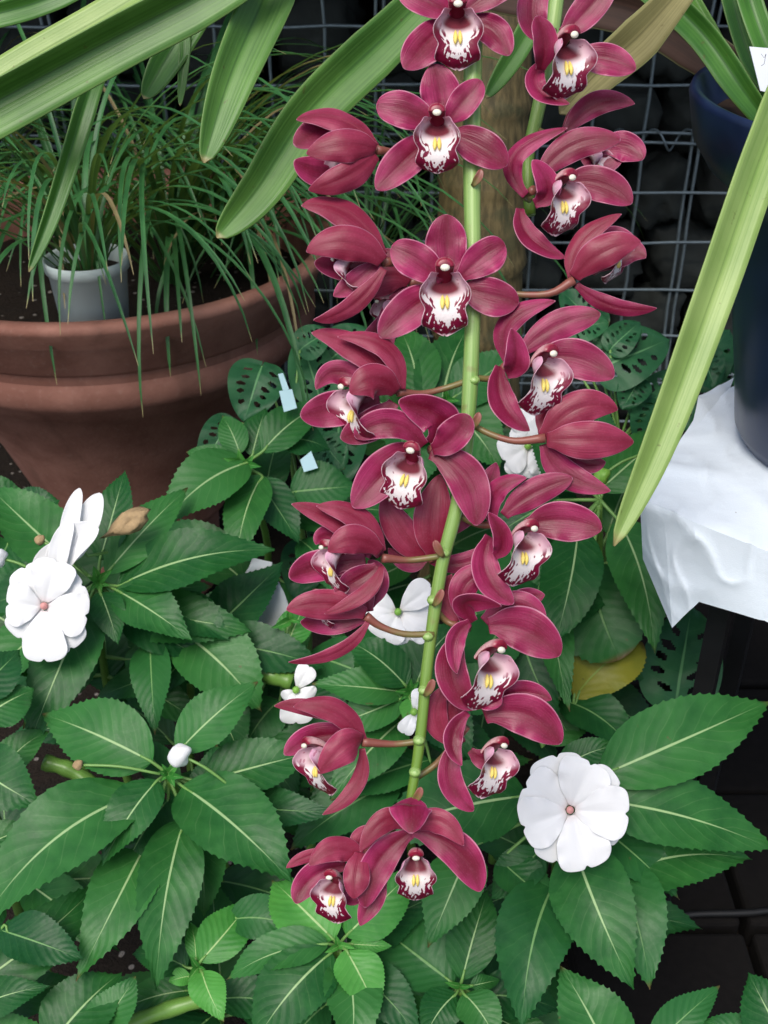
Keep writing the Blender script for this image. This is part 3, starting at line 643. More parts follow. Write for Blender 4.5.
# ------------------------------------------------------------------ impatiens
def iprof(t, a=.62, b=1.0):
    tm = a/(a+b); return (t**a)*((1-t)**b)/(tm**a*(1-tm)**b)
def leaf(parent, base, tip, w, d, mat, n=None, arch=.10, fold=.18, seed=0, pet=None, z0=0, teeth=True, curl=0, pa=.70, pb=1.16):
    rr = random.Random(seed)
    if n is None: n = V(rr.uniform(-.22, .22), -.42+rr.uniform(-.15, .15), .85)
    else: n = Vector(n)
    n.normalize()
    dx, dy = tip[0]-base[0], tip[1]-base[1]
    dz = -(dx*n.x+dy*n.y)/n.z; dz = max(-90, min(90, dz))
    b = V(base[0], base[1], z0); e = V(tip[0], tip[1], z0+dz)
    L = (e-b).length
    side = V(-dy, dx, 0).normalized()
    m = (b+e)*.5 + n*(arch*L) + side*(L*rr.uniform(-.06, .06))
    nr, nc = 64, 9; v = []; uv = []; ph = rr.uniform(0, 6)
    for i in range(nr):
        t = i/(nr-1); tt = min(t, .997)
        c = bez(b, m, e, tt); T = (bez(b, m, e, min(tt+.02, 1)) - bez(b, m, e, max(tt-.02, 0))).normalized()
        S = T.cross(n).normalized(); N = S.cross(T)
        h = w*.5*max(iprof(tt, pa, pb), .02)
        for j in range(nc):
            s = -1+2*j/(nc-1); k = abs(s)
            wav = .035*w*math.sin(tt*11+ph+(1.7 if s > 0 else 0))*k*k + .007*w*math.sin(2*math.pi*(tt*10-k*2.4))*k*(1-k*.4)
            hh = h*s; TT = 0
            if k == 1 and teeth and .06 < tt < .96:
                q = (i % 3 == 1)
                hh += s*w*rr.uniform(.006, .020)*(1 if q else -.25); TT = (.012 if q else 0)*L
            v.append(W(c + S*hh + N*(fold*k**1.3*h + wav + curl*w*tt**3*(k-.3)) + T*TT, d)); uv.append(((s+1)/2, tt))
    mb = MB(); mb.add(v, grid_faces(nr, nc), uv, 0)
    if pet is not None:
        q0 = Vector(pet) if len(pet) == 3 else V(pet[0], pet[1], z0-8)
        q1 = bez(b, m, e, .0); q2 = bez(b, m, e, .10)
        mb.add(*tube([W(p, d) for p in spline([q0, q1, q2], 8)], [2.1*d/F*(1-.06*i) for i in range(9)], 6), m=1)
    return mb.build('leaf', [mat, M['petiole']], parent)
def dgen(y): 
    tb = [(300, 1.5), (380, 1.36), (450, 1.24), (600, 1.10), (800, .99), (1030, .92)]
    for (a, p), (b, q) in zip(tb, tb[1:]):
        if y <= b: return p+(q-p)*(max(y, a)-a)/(b-a)
    return .92
lc = [0]
def plant(cx, cy, label, leaves, dd=0, nlow=8, ground=(0, 0), tipn=6, seed=None, spread=1.0):
    """leaves: (bx,by,tx,ty,w[,mat,z0,opts])"""
    d = dgen(cy)+dd; base = P(cx, cy, d); g = Vector((base.x+ground[0], base.y+.06+ground[1], 0))
    pl = thing('impatiens_plant', label, 'plant', g)
    rr = random.Random(cx*7+cy)
    pp = [g, g.lerp(base, .35)+Vector((rr.uniform(-.03, .03), .02, 0)), g.lerp(base, .75)+Vector((rr.uniform(-.02, .02), .01, 0)), base-Vector((0, 0, .006))]
    sp = spline(pp, 16); mb = MB(); mb.add(*tube(sp, [.0062-.0028*i/16 for i in range(17)], 9)); mb.build('stem', M['impatiens_stem'], pl)
    for q in leaves:
        bx, by, tx, ty, w = q[:5]; mt = q[5] if len(q) > 5 and q[5] else 'leaf'; z0 = q[6] if len(q) > 6 else 0; o = q[7] if len(q) > 7 else {}
        lc[0] += 1
        leaf(pl, (bx, by), (tx, ty), w, d, M[mt], seed=lc[0]*3+1, pet=(cx, cy, -6), z0=z0, **o)
    # lower leaves further down the stem, mostly in the darker green
    for i in range(nlow+(3 if nlow > 3 else 0)):
        lc[0] += 1
        t = rr.uniform(.42, .93); a = i*2.4+rr.uniform(-.4, .4); L = rr.uniform(80, 135)*spread
        s = sp[int(t*16)]
        v = s-CAM; dz = v.dot(FWD); sx = 384+v.dot(RIGHT)/dz*F; sy = 512-v.dot(UP)/dz*F
        b = (sx+math.cos(a)*22, sy+math.sin(a)*16); e = (sx+math.cos(a)*(22+L), sy+math.sin(a)*(16+L*.8))
        leaf(pl, b, e, L*.46, dz, M['leaf_dark' if rr.random() < .6 else 'leaf'], seed=lc[0], pet=(sx, sy, 0), arch=.14)
    # a tuft of unfolding leaves at the growing tip
    for i in range(tipn):
        a = i*2*math.pi/max(tipn, 1)+rr.uniform(0, .6); L = rr.uniform(12, 22)
        lc[0] += 1
        leaf(pl, (cx, cy), (cx+math.cos(a)*L, cy+math.sin(a)*L*.8), L*.42, d, M['leaf_young'], seed=lc[0], z0=2, n=(math.cos(a)*-.5, math.sin(a)*-.5, .6), fold=.6)
    return pl, d
D, Y, Yg = 'leaf_dark', 'leaf_yellow', 'leaf_young'
pA, dA = plant(98, 582, 'impatiens plant carrying the cluster of white flowers at the left edge', [
 (118, 586, 275, 550, 66, None, 6), (116, 590, 192, 640, 56, None, 10), (106, 574, 188, 488, 46, None, 4), (100, 560, 125, 470, 42, None, -6), (100, 592, 118, 645, 36, None, 14),
 (90, 598, 26, 752, 66, None, 4), (74, 566, -14, 484, 76, None, -8), (84, 590, -20, 610, 60, D, -12), (60, 620, -24, 700, 60, None, -12), (150, 640, 155, 735, 42, D, -14), (120, 610, 205, 660, 50, D, -20), (60, 660, -20, 668, 50, None, -20)], nlow=7)
pB, dB = plant(242, 466, 'impatiens plant with a bright green growing tip in front of the terracotta planter', [
 (250, 462, 160, 530, 62, None, 8), (262, 476, 236, 566, 46, None, 2), (262, 452, 326, 404, 44, None, 2), (232, 462, 186, 452, 26, None, 4), (240, 454, 222, 416, 30, None, 2), (256, 478, 300, 545, 44, D, -6),
 (290, 492, 358, 486, 58, D, -4, {'n': (0, -.3, .9)}), (252, 456, 266, 408, 34, None, -4), (232, 480, 172, 500, 40, D, -14), (280, 440, 330, 450, 40, D, -10), (300, 540, 340, 600, 44, D, -20)], nlow=6)
pC, dC = plant(168, 774, 'impatiens plant with one round white bud above its long leaves', [
 (152, 762, 42, 714, 80, None, 0), (178, 752, 258, 682, 54, None, 6), (202, 782, 316, 752, 66, None, -4), (182, 786, 294, 884, 92, None, 6), (184, 820, 156, 992, 66, None, 2), (150, 836, 76, 982, 66, None, -8),
 (146, 792, -26, 936, 88, None, 4), (158, 780, 102, 866, 50, None, 14), (236, 806, 335, 812, 44, D, -14), (168, 800, 120, 880, 60, D, -16)], nlow=6)
pC2, dC2 = plant(186, 612, 'impatiens plant with broad leaves halfway up the left, just right of the flower cluster', [
 (178, 630, 262, 712, 82, None, -6), (210, 690, 242, 760, 54, None, -10), (170, 600, 230, 640, 50, D, -14), (205, 640, 150, 700, 40, D, -20)], nlow=6, dd=.03, tipn=0)
pD, dD = plant(-34, 770, 'impatiens plant cut off by the left edge of the picture', [
 (-34, 760, 40, 806, 72, None, 4), (-20, 720, 34, 690, 54, None, 0), (-30, 860, 36, 830, 42, None, 0), (-30, 700, 20, 650, 50, D, -6)], nlow=5)
pE, dE = plant(-46, 1010, 'impatiens plant in the bottom left corner', [
 (-46, 1000, 98, 884, 66, None, 6), (-40, 1016, 50, 986, 44, None, 10), (50, 1046, 122, 972, 72, None, 6), (90, 1040, 136, 976, 46, None, 0), (-30, 1050, 60, 1030, 60, None, 8), (0, 930, 84, 960, 60, D, -12)], nlow=5)
pF, dF = plant(198, 968, 'small light green impatiens shoot near the bottom between larger plants', [
 (200, 962, 250, 902, 48, Yg, 8), (202, 972, 224, 1022, 38, Yg, 12), (196, 962, 190, 922, 20, Yg, 6), (188, 968, 132, 954, 46, D, -6), (190, 976, 168, 982, 22, Yg, 2), (214, 1000, 290, 1010, 50, D, -16), (230, 920, 300, 930, 50, D, -20)], dd=.03, nlow=5, tipn=3)
pG, dG = plant(338, 946, 'impatiens plant with a yellow green rosette under the lowest orchid flowers', [
 (334, 940, 272, 880, 72, Yg, 0), (328, 944, 226, 980, 50, None, 8), (332, 952, 252, 1048, 74, None, 10), (346, 950, 378, 1014, 50, Yg, 16), (346, 936, 412, 872, 66, Yg, -4), (350, 944, 392, 946, 26, Yg, 0), (344, 960, 350, 1060, 60, None, 4), (350, 970, 420, 1040, 56, D, -10)], nlow=6, dd=-.01, tipn=3)
pH, dH = plant(460, 986, 'impatiens plant at the bottom centre with an upright oval leaf', [
 (462, 980, 488, 890, 52, None, 8), (454, 984, 376, 924, 84, D, 2), (464, 994, 498, 1044, 44, None, 10), (456, 994, 424, 1040, 44, None, 8), (470, 986, 500, 980, 20, None, 10), (476, 996, 560, 1010, 56, D, -8), (440, 1010, 380, 1020, 40, D, -4)], nlow=6, tipn=2)
pI, dI = plant(566, 802, 'impatiens plant with the large white bloom and wide toothed leaves on the right', [
 (600, 776, 772, 700, 88, None, 8), (596, 800, 774, 850, 78, None, 12), (600, 884, 752, 860, 88, None, -6, {'n': (0, -.5, .8)}), (574, 846, 634, 990, 82, None, 8), (610, 862, 650, 990, 70, D, -12), (470, 848, 428, 948, 62, None, -4),
 (556, 880, 522, 1030, 80, D, -8), (526, 796, 372, 836, 92, None, -8, {'n': (0, -.35, .9)}), (500, 860, 560, 910, 50, D, -16), (560, 770, 620, 745, 36, None, -6), (540, 850, 490, 900, 50, D, -16), (590, 820, 680, 900, 60, D, -18)], dd=-.05, nlow=7, tipn=0)
pJ, dJ = plant(410, 692, 'impatiens plant behind the green orchid stem with two white flowers above it', [
 (406, 686, 346, 640, 50, None, 4), (404, 692, 312, 684, 44, None, 0), (402, 698, 330, 726, 48, None, 6), (410, 698, 412, 732, 26, Yg, 12), (416, 686, 462, 624, 54, None, 0), (402, 720, 330, 800, 60, None, -10), (420, 700, 470, 760, 60, D, -6),
 (430, 760, 330, 800, 50, D, -14), (400, 780, 290, 850, 66, D, -14), (440, 700, 520, 700, 60, D, -14), (380, 800, 480, 830, 60, D, -18)], nlow=7)
pK, dK = plant(600, 500, 'impatiens plant with pointed drooping leaves just left of the white table sheet', [
 (578, 528, 556, 640, 62, None, 6, {'pb': .8}), (618, 520, 655, 654, 58, None, 6), (552, 596, 570, 712, 38, None, 8), (590, 560, 620, 660, 92, D, -14, {'pb': .5}), (574, 698, 640, 640, 64, Y, 22, {'pb': .5, 'n': (0, -.2, .95)}), (540, 560, 520, 640, 50, D, -14),
 (600, 490, 670, 430, 50, None, -6), (590, 490, 530, 440, 60, None, -6), (606, 480, 600, 400, 44, D, -10), (560, 640, 520, 720, 60, D, -20), (560, 500, 490, 540, 60, D, -16)], nlow=8, dd=-.02, tipn=0)
pL, dL = plant(446, 400, 'impatiens plant seen between the upper orchid flowers and the main stem', [
 (440, 420, 470, 326, 66, None, 2), (420, 400, 400, 330, 56, None, -2), (450, 400, 520, 350, 56, D, 0), (436, 410, 380, 440, 50, None, 0), (450, 410, 500, 470, 60, None, -2), (420, 420, 400, 500, 60, D, -6), (470, 440, 540, 500, 60, D, -8)], nlow=8, tipn=3)
pM, dM = plant(610, 1040, 'impatiens plant poking up at the bottom edge under the dark paving', [
 (620, 1080, 560, 966, 74, None, 8, {'n': (.1, -.3, .9)}), (650, 1050, 720, 986, 44, D, -8), (600, 1060, 700, 1060, 50, None, 6)], nlow=2, dd=-.04, tipn=0)
pN, dN = plant(790, 1060, 'impatiens leaf tips reaching into the bottom right corner', [
 (800, 1070, 748, 972, 66, None, 8, {'n': (-.1, -.3, .9)}), (780, 1060, 700, 1020, 44, D, 0)], nlow=0, dd=-.04, tipn=0)
pO, dO = plant(290, 620, 'low impatiens shoot with small light green leaves beside the left orchids', [
 (284, 646, 250, 640, 30, Yg, 4), (286, 648, 306, 604, 36, Yg, 2), (288, 650, 292, 690, 22, Yg, 2), (300, 690, 350, 730, 50, D, -8), (280, 700, 240, 760, 50, D, -10), (290, 760, 350, 790, 60, D, -10), (250, 720, 300, 800, 70, D, -14)], nlow=8, dd=.06, tipn=3)
pP, dP = plant(520, 620, 'impatiens plant in the shade behind the right hand orchid flowers', [
 (520, 620, 560, 720, 60, D, 0), (510, 620, 470, 700, 60, D, 0), (530, 610, 610, 600, 60, D, 0), (520, 600, 500, 520, 60, D, 0), (560, 700, 640, 760, 50, D, 0, ), (540, 740, 600, 700, 50, 'leaf', 0)], nlow=9, dd=.07, tipn=4)
pQ, dQ = plant(20, 520, 'impatiens plant at the left edge below the terracotta planter', [
 (20, 520, -40, 480, 50, None, 0), (20, 520, 60, 500, 50, D, -4), (10, 540, -20, 600, 50, D, 0)], nlow=6, dd=.06, tipn=3)

# thick pale stems lying through the bed
mb = MB(); 
for (a, m, b, d, w) in [((100, 1040), (150, 1016), (206, 998), .98, 8), ((44, 762), (74, 772), (110, 800), 1.06, 8), ((236, 662), (262, 672), (292, 682), 1.13, 9)]:
    pts = [P(*p, d) for p in (a, m, b)]; o = MB(); o.add(*tube(spline(pts, 12), [w*d/F*(1+.10*math.sin(i*1.7)) for i in range(13)], 12))
    par = {1040: pF, 762: pC, 662: pC2}[a[1]]
    o.build('stem', M['impatiens_stem'], par)

def wprof(t):
    a, b = .75, .30; tm = a/(a+b); return max((t**a)*((1-t)**b)/(tm**a*(1-tm)**b), .12)
def wflower(parent, c, lobes, d, w, eye=True, z=0, cup=.12):
    v, f, uv = blob(W((c[0], c[1], z+6), d), (3.8*d/F, 3.8*d/F, 4*d/F))
    fl = mesh_obj('flower', v, f, M['pink_centre' if eye else 'fresh_green'], parent, uv)
    for i, q in enumerate(lobes):
        x, y = q[0], q[1]; zz = q[2] if len(q) > 2 else 4*(i % 2); ww = q[3] if len(q) > 3 else w
        b = V(c[0]+(x-c[0])*.08, c[1]+(y-c[1])*.08, z+zz*.4); e = V(x, y, z+zz); m = (b+e)*.5+V(0, 0, 5)
        v, f, uv = petal_mesh(b, m, e, ww, d, V(0, 0, 1), cup*(.5 if i % 2 else -.6), wprof, 16, 13, ruf=.035, ruff_n=6, seed=i*5+c[0], notch=.07)
        mesh_obj('petal', v, f, M['white_petal'], fl, uv, sol=.0005, sub=1)
    return fl
wflower(pI, (570, 810), [(556, 754, 2), (592, 762, 10), (622, 786, 4), (629, 814, 12), (612, 848, 2), (588, 869, 10), (556, 864, 3), (522, 828, 11), (524, 786, 6)], dI-.05, 56)
wflower(pA, (44, 606), [(24, 566, 2), (58, 560, 8), (84, 584, 2), (88, 616, 9), (72, 650, 4), (44, 662, 10), (20, 640, 2), (6, 604, 8)], dA-.07, 46, True)
sv = [((52, 588, 0), (66, 548, 6), (99, 528, 10), 34), ((66, 566, 4), (68, 530, 6), (80, 488, 4), 20), ((68, 562, 0), (80, 536, 0), (101, 493, 0), 30), ((44, 590, -4), (50, 562, -6), (84, 546, -6), 34), ((60, 580, 8), (58, 552, 12), (72, 520, 12), 22)]
fl = None
for i, (b, m, e, w) in enumerate(sv):
    v, f, uv = petal_mesh(b, m, e, w, dA-.05, cup=.3, prof=tprof, seed=i+3)
    if fl is None: fl = mesh_obj('flower', v, f, M['white_petal'], pA, uv, sol=.0005, sub=1)
    else: mesh_obj('petal', v, f, M['white_petal'], fl, uv, sol=.0005, sub=1)
wflower(pJ, (398, 612), [(366, 602, 0, 34), (432, 586, 12, 30), (434, 622, 4, 50), (384, 640, 2, 40), (410, 642, 0, 40), (436, 602, -4, 20)], dJ-.08, 38, False)
wflower(pL, (528, 446), [(528, 408, 2), (552, 428, 4), (550, 462, 6), (524, 478, 2), (504, 462, 8), (508, 436, 0)], dL-.1, 40, False)
wflower(pO, (296, 690), [(310, 666, 4, 22), (284, 700, 0, 16), (310, 702, 2, 30), (296, 724, 4, 34)], dO-.08, 26, False)
wflower(pJ, (414, 712), [(424, 690, 2, 20), (404, 734, 4, 18), (424, 728, 0, 20)], dJ-.06, 20, False)
# buds and withered flowers
def bud(parent, x, y, d, r, mat, stalk, name='bud'):
    v, f, uv = blob(V(0, 0, 0), (1, 1, 1), 20, 14); c_ = W((x, y, 6), d)
    v = [c_ + Vector((p.x*(1+.10*math.sin(3*math.atan2(p.z, p.x)+p.y*2)), p.y, p.z*(1.1+.10*math.sin(3*math.atan2(p.z, p.x)+p.y*2)) + .18*p.x))*(r*d/F)*(1+.22*noise.noise(p*1.4+V(x, y, 0))) for p in v]
    mb = MB(); mb.add(v, f, uv)
    tips = [(x+(stalk[0]-x)*.2, y-r*1.3), ]
    o = mb.build(name, mat, parent)
    s = MB(); s.add(*tube([W(p, d) for p in spline([V(x, y, 4), V((x+stalk[0])/2, (y+stalk[1])/2-3, 6), V(*stalk, 0)], 8)], [1.5*d/F]*9, 6)); s.build('stalk', M['petiole'], o)
bud(pC, 180, 755, dC-.02, 11, M['white_petal'], (230, 786)); bud(pC, 78, 765, dC-.01, 5, M['dead'], (160, 774), 'seed_pod')
bud(pA, -2, 558, dA-.05, 9, M['white_petal'], (40, 575)); bud(pA, 40, 540, dA-.03, 5, M['dead'], (88, 575)); bud(pK, 602, 476, dK-.06, 8, M['fresh_green'], (640, 455))
rr = random.Random(4)
v, f, uv = blob(V(0, 0, 0), (1, 1, 1), 16, 12); vv = []
for p in v:
    k = 1+.55*noise.noise(p*1.9+V(3, 1, 2)); k += .35*abs(math.sin(p.x*6+1))*abs(p.y); q = V(126+p.x*22*k+p.y*4, 524-p.x*13*k+p.y*9*k*(1.25-.9*abs(p.x-.4)), p.z*8*k+10); vv.append(W(q, dA-.02))
mesh_obj('withered_flower', vv, f, M['dead'], pA, uv)
for (q, par) in (((80, 545, 106, 566), pA),):
    s = MB(); s.add(*tube([P(80, 545, dA-.03), P(88, 556, dA-.03), P(108, 552, dA-.02)], [.0016]*3, 6)); s.build('stalk', M['petiole'], par)

# ------------------------------------------------------------------ perforated leaves
def holey(parent, base, tip, w, d, seed, n=(0, -.3, .9), z0=0):
    rr = random.Random(seed); n = Vector(n).normalized(); b = V(*base, z0); dx, dy = tip[0]-base[0], tip[1]-base[1]
    e = V(*tip, z0 - (dx*n.x+dy*n.y)/n.z); m = (b+e)*.5+n*(e-b).length*.08; nr, nc = 56, 37; v = []; uv = []; ok = []
    holes = [(sg*rr.uniform(.34, .58), tq+rr.uniform(-.02, .02), rr.uniform(.13, .20), rr.uniform(.028, .042)) for sg in (-1, 1) for tq in (.16, .30, .43, .56, .69)]
    for i in range(nr):
        t = i/(nr-1); tt = min(t, .997); c = bez(b, m, e, tt); T = (bez(b, m, e, min(tt+.02, 1))-bez(b, m, e, max(tt-.02, 0))).normalized(); S = T.cross(n).normalized(); N = S.cross(T)
        h = w*.5*max(.03, iprof(tt, .38, .72))
        for j in range(nc):
            s = -1+2*j/(nc-1)
            v.append(W(c+S*s*h+N*(.15*h*abs(s)+.03*w*math.sin(tt*8+s*3))+T*(-.10*w*s*s*(1-tt)), d)); uv.append(((s+1)/2, tt))
    fs = []
    for i in range(nr-1):
        for j in range(nc-1):
            s = -1+2*(j+.5)/(nc-1); t = (i+.5)/(nr-1)
            if any(((s-a)/ra)**2 + ((t-q-.16*(abs(s)-abs(a)))/rb)**2 < 1 for a, q, ra, rb in holes): continue
            fs.append((i*nc+j, i*nc+j+1, (i+1)*nc+j+1, (i+1)*nc+j))
    return mesh_obj('leaf', v, fs, M['hole_leaf'], parent, uv)
def hplant(x, y, d, label, lv):
    b = P(x, y, d); pl = thing('swiss_cheese_plant', label, 'plant', Vector((b.x, b.y+.03, 0)))
    s = MB(); g = Vector((b.x, b.y+.03, 0)); s.add(*tube(spline([g, g.lerp(b, .5)+V(.01, .02, 0), b], 10), [.004]*11, 7)); s.build('stem', M['petiole'], pl)
    for i, (bx, by, tx, ty, w, z0) in enumerate(lv):
        holey(pl, (bx, by), (tx, ty), w, d, i*3+int(x), z0=z0)
        s = MB(); s.add(*tube([P(x, y, d), W(((x+bx)/2, (y+by)/2, z0-14), d), W((bx, by, z0), d)], [.0016]*3, 6)); s.build('leaf_stalk', M['petiole'], pl)
hplant(290, 440, 1.32, 'perforated leaves beside the terracotta planter near two blue plant tags', [(262, 366, 244, 422, 58, 0), (320, 400, 300, 336, 50, -6), (232, 420, 200, 470, 40, -10), (310, 545, 296, 600, 50, 0), (330, 360, 372, 330, 50, -20), (340, 420, 330, 500, 60, -10), (300, 350, 330, 330, 36, 4), (320, 440, 345, 470, 38, 4), (270, 430, 300, 450, 34, 0), (330, 520, 312, 548, 34, 4), (350, 380, 372, 404, 40, -4)])
hplant(620, 440, 1.30, 'perforated leaves growing between the wire cage and the pale strap leaf', [(575, 366, 590, 308, 46, 0), (600, 370, 670, 340, 66, 6), (640, 420, 690, 370, 50, 0), (660, 400, 640, 450, 46, 0), (690, 380, 730, 330, 60, -10), (560, 440, 520, 400, 50, -8), (600, 430, 590, 480, 50, -12), (600, 330, 560, 290, 40, -20), (720, 400, 700, 340, 60, -14), (570, 330, 610, 322, 36, 4), (640, 380, 622, 410, 34, 8), (610, 350, 640, 322, 34, 10), (670, 400, 690, 430, 40, 4), (560, 400, 580, 440, 40, 0), (700, 350, 716, 390, 40, 2)])
hplant(690, 700, 1.18, 'dark perforated leaf in the shade under the white covered table', [(676, 704, 692, 606, 84, 0)])
bm_ = [(296, 372, 3)]

# ------------------------------------------------------------------ terracotta planter with grass
PC = Vector((-.412, 1.60, 0)); RZ = .617; RR = .345
pot = thing('terracotta_planter', 'large round terracotta planter with a moulded rim on the ground at left', 'planter', PC)
prof = [(.0, .0), (.118, .0), (.124, .01), (.130, .15), (.134, .158), (.146, .163), (.150, .175), (.152, .188), (.205, .33), (.272, RZ-.168), (.284, RZ-.160), (.292, RZ-.145), (.300, RZ-.138), (.306, RZ-.128), (.307, RZ-.108), (.302, RZ-.100), (.298, RZ-.096), (.298, RZ-.088), (.303, RZ-.084), (.309, RZ-.078), (.318, RZ-.040), (RR, RZ-.010), (RR, RZ-.002), (RR-.006, RZ+.002), (RR-.024, RZ), (RR-.030, RZ-.006), (RR-.036, RZ-.03), (RR-.045, RZ-.10)]
v, f, uv = lathe(prof, PC, 96); mesh_obj('body', v, f, M['terracotta'], pot, uv)
def disc(c, r, z, seg=48, amp=.006):
    v = [c+Vector((0, 0, z))]; f = []
    for q in range(1, 9):
        for k in range(seg):
            a = 2*math.pi*k/seg; p = c+Vector((math.cos(a)*r*q/8, math.sin(a)*r*q/8, z)); p.z += amp*noise.noise(p*40); v.append(p)
    for k in range(seg): f.append((0, 1+k, 1+(k+1) % seg))
    for q in range(7):
        for k in range(seg): f.append((1+q*seg+k, 1+(q+1)*seg+k, 1+(q+1)*seg+(k+1) % seg, 1+q*seg+(k+1) % seg))
    return v, f
v, f = disc(PC, RR-.044, RZ-.085); mesh_obj('soil', v, f, M['soil'], pot)
def wall_pot(name, label, cat, c, prof, mat, seg=64):
    t = thing(name, label, cat, c); v, f, uv = lathe(prof, c, seg); mesh_obj('body', v, f, mat, t, uv); return t
wc = P(87, 334, 1.41); wc.z = RZ-.083
WP = wc + Vector((-.004, .062, .006))
gp = wall_pot('plastic_pot', 'small pale plastic pot sunk in the terracotta planter', 'pot', WP, [(0, 0), (.038, 0), (.040, .004), (.0495, .112), (.053, .114), (.0535, .128), (.052, .129), (.0495, .126), (.047, .10)], M['greypot'])
v, f = disc(WP, .0475, .108, 24, .003); mesh_obj('soil', v, f, M['soil'], gp)
def blade(p0, az, el, L, w, k, rr, n=18):
    p = p0.copy(); v = []; uv = []; e = el; a = az
    for i in range(n):
        t = i/(n-1); d = Vector((math.cos(a)*math.cos(e), math.sin(a)*math.cos(e), math.sin(e)))
        S = Vector((-math.sin(a), math.cos(a), 0)); N = S.cross(d)
        h = w*.5*min(1, .5+t*3)*math.sqrt(max(.0, 1-t**2.2))+.0002
        v += [p-S*h, p+N*h*.45, p+S*h]; uv += [(0, t), (.5, t), (1, t)]
        p = p+d*(L/(n-1)); e -= k/(n-1)*(.5+t); e = max(e, -1.45); a += rr*.5/(n-1)
    return v, grid_faces(n, 3), uv
def tuft(label, c, nb, Lr, spread=.02, bias=None, wr=(.0035, .0082), r0=.03, seed=0, many=0, kk=(1.7, 2.9)):
    rr = random.Random(seed); t = thing('grass_tuft', label, 'plant', c)
    rest = MB()
    for i in range(nb+many):
        a = rr.uniform(0, 2*math.pi) if bias is None or rr.random() < .35 else rr.gauss(bias, .8)
        o = Vector((math.cos(a), math.sin(a), 0))*rr.uniform(0, r0)
        q = blade(c+o, a, rr.uniform(R(48), R(84)), rr.uniform(*Lr), rr.uniform(*wr), rr.uniform(*kk), rr.uniform(-.6, .6), rr.uniform(-.5, .5) if False else rr.randint(16, 20))
        if i < nb:
            mesh_obj('blade', q[0], q[1], M['grass_tan' if rr.random() < .06 else 'grass'], t, q[2])
        else: rest.add(*q)
    if many:
        o = rest.build('blades', M['grass'], t); o['kind'] = 'stuff'
    return t
top = RZ-.08
tuft('grassy plant with long arching blades growing from the pale plastic pot', WP+Vector((0, 0, .105)), 46, (.32, .60), bias=R(-50), wr=(.0045, .008), seed=1, r0=.025)
tuft('grass tuft at the middle of the terracotta planter drooping over its rim', Vector((PC.x+.09, PC.y+.03, top)), 85, (.44, .74), bias=R(-38), wr=(.0055, .010), seed=2)
tuft('grass tuft on the right side of the terracotta planter', Vector((PC.x+.17, PC.y+.10, top)), 50, (.32, .58), bias=R(-40), wr=(.005, .009), seed=3)
tuft('grass tuft at the back left of the terracotta planter', Vector((PC.x-.08, PC.y+.14, top)), 64, (.40, .66), bias=R(-80), wr=(.005, .009), seed=4)
tuft('dark grass clump standing behind the terracotta planter', Vector((PC.x+.05, PC.y+.36, .50)), 50, (.40, .7), seed=5, many=10, r0=.12)
tuft('dark grass clump between the planter and the wire cage', Vector((PC.x+.38, PC.y+.30, .45)), 40, (.35, .6), seed=6, many=5, r0=.08)
tuft('dark grass clump in the far upper left corner', Vector((PC.x-.35, PC.y+.42, .55)), 40, (.35, .6), seed=7, many=10, r0=.1)
for (c, s) in (((PC.x+.05, PC.y+.36), .50), ((PC.x+.38, PC.y+.30), .45), ((PC.x-.35, PC.y+.42), .55)):
    pass

# ------------------------------------------------------------------ navy pot, table and sheet
TZ = .655
tc = P(842, 484, 1.05); NC = Vector((tc.x, tc.y, TZ+.004))
np_ = thing('plant_pot', 'tall glossy navy pot with a flared rim standing on the white sheet', 'pot', NC)
prof = [(0, 0), (.085, 0), (.098, .004), (.107, .018), (.114, .06), (.124, .11), (.136, .18), (.146, .228), (.152, .240), (.168, .252), (.182, .272), (.190, .306), (.188, .312), (.182, .310), (.172, .285), (.150, .260)]
v, f, uv = lathe(prof, NC, 96); mesh_obj('body', v, f, M['navy'], np_, uv)
v, f = disc(NC, .170, .286, 40, .012); mesh_obj('bark', v, f, M['bark'], np_)
# label
def quadbox(pts, th, d):
    a = [W(V(*p), d) for p in pts]; n = (a[1]-a[0]).cross(a[2]-a[0]).normalized()*th
    v = a+[p+n for p in a]; return v, [(0, 1, 2, 3), (7, 6, 5, 4), (0, 4, 5, 1), (1, 5, 6, 2), (2, 6, 7, 3), (3, 7, 4, 0)]
v, f = quadbox([(749, 47, 0), (786, 50, 0), (780, 96, 0), (760, 91, 0)], -.0008, .83); lb = mesh_obj('plant_label', v, f, M['tag_white'], None, smooth=False); tag(lb, 'white handwritten plant label stuck in the navy pot', 'label')
mb = MB()
for s in ([(761, 54), (764, 58), (766, 54)], [(766, 54), (764, 64), (761, 66)], [(768, 60), (769, 55), (772, 60), (774, 55), (777, 61)]):
    mb.add(*tube([W(V(x, y, .8), .83) for x, y in s], [.0003]*len(s), 5))
mb.build('writing', M['ink'], lb)
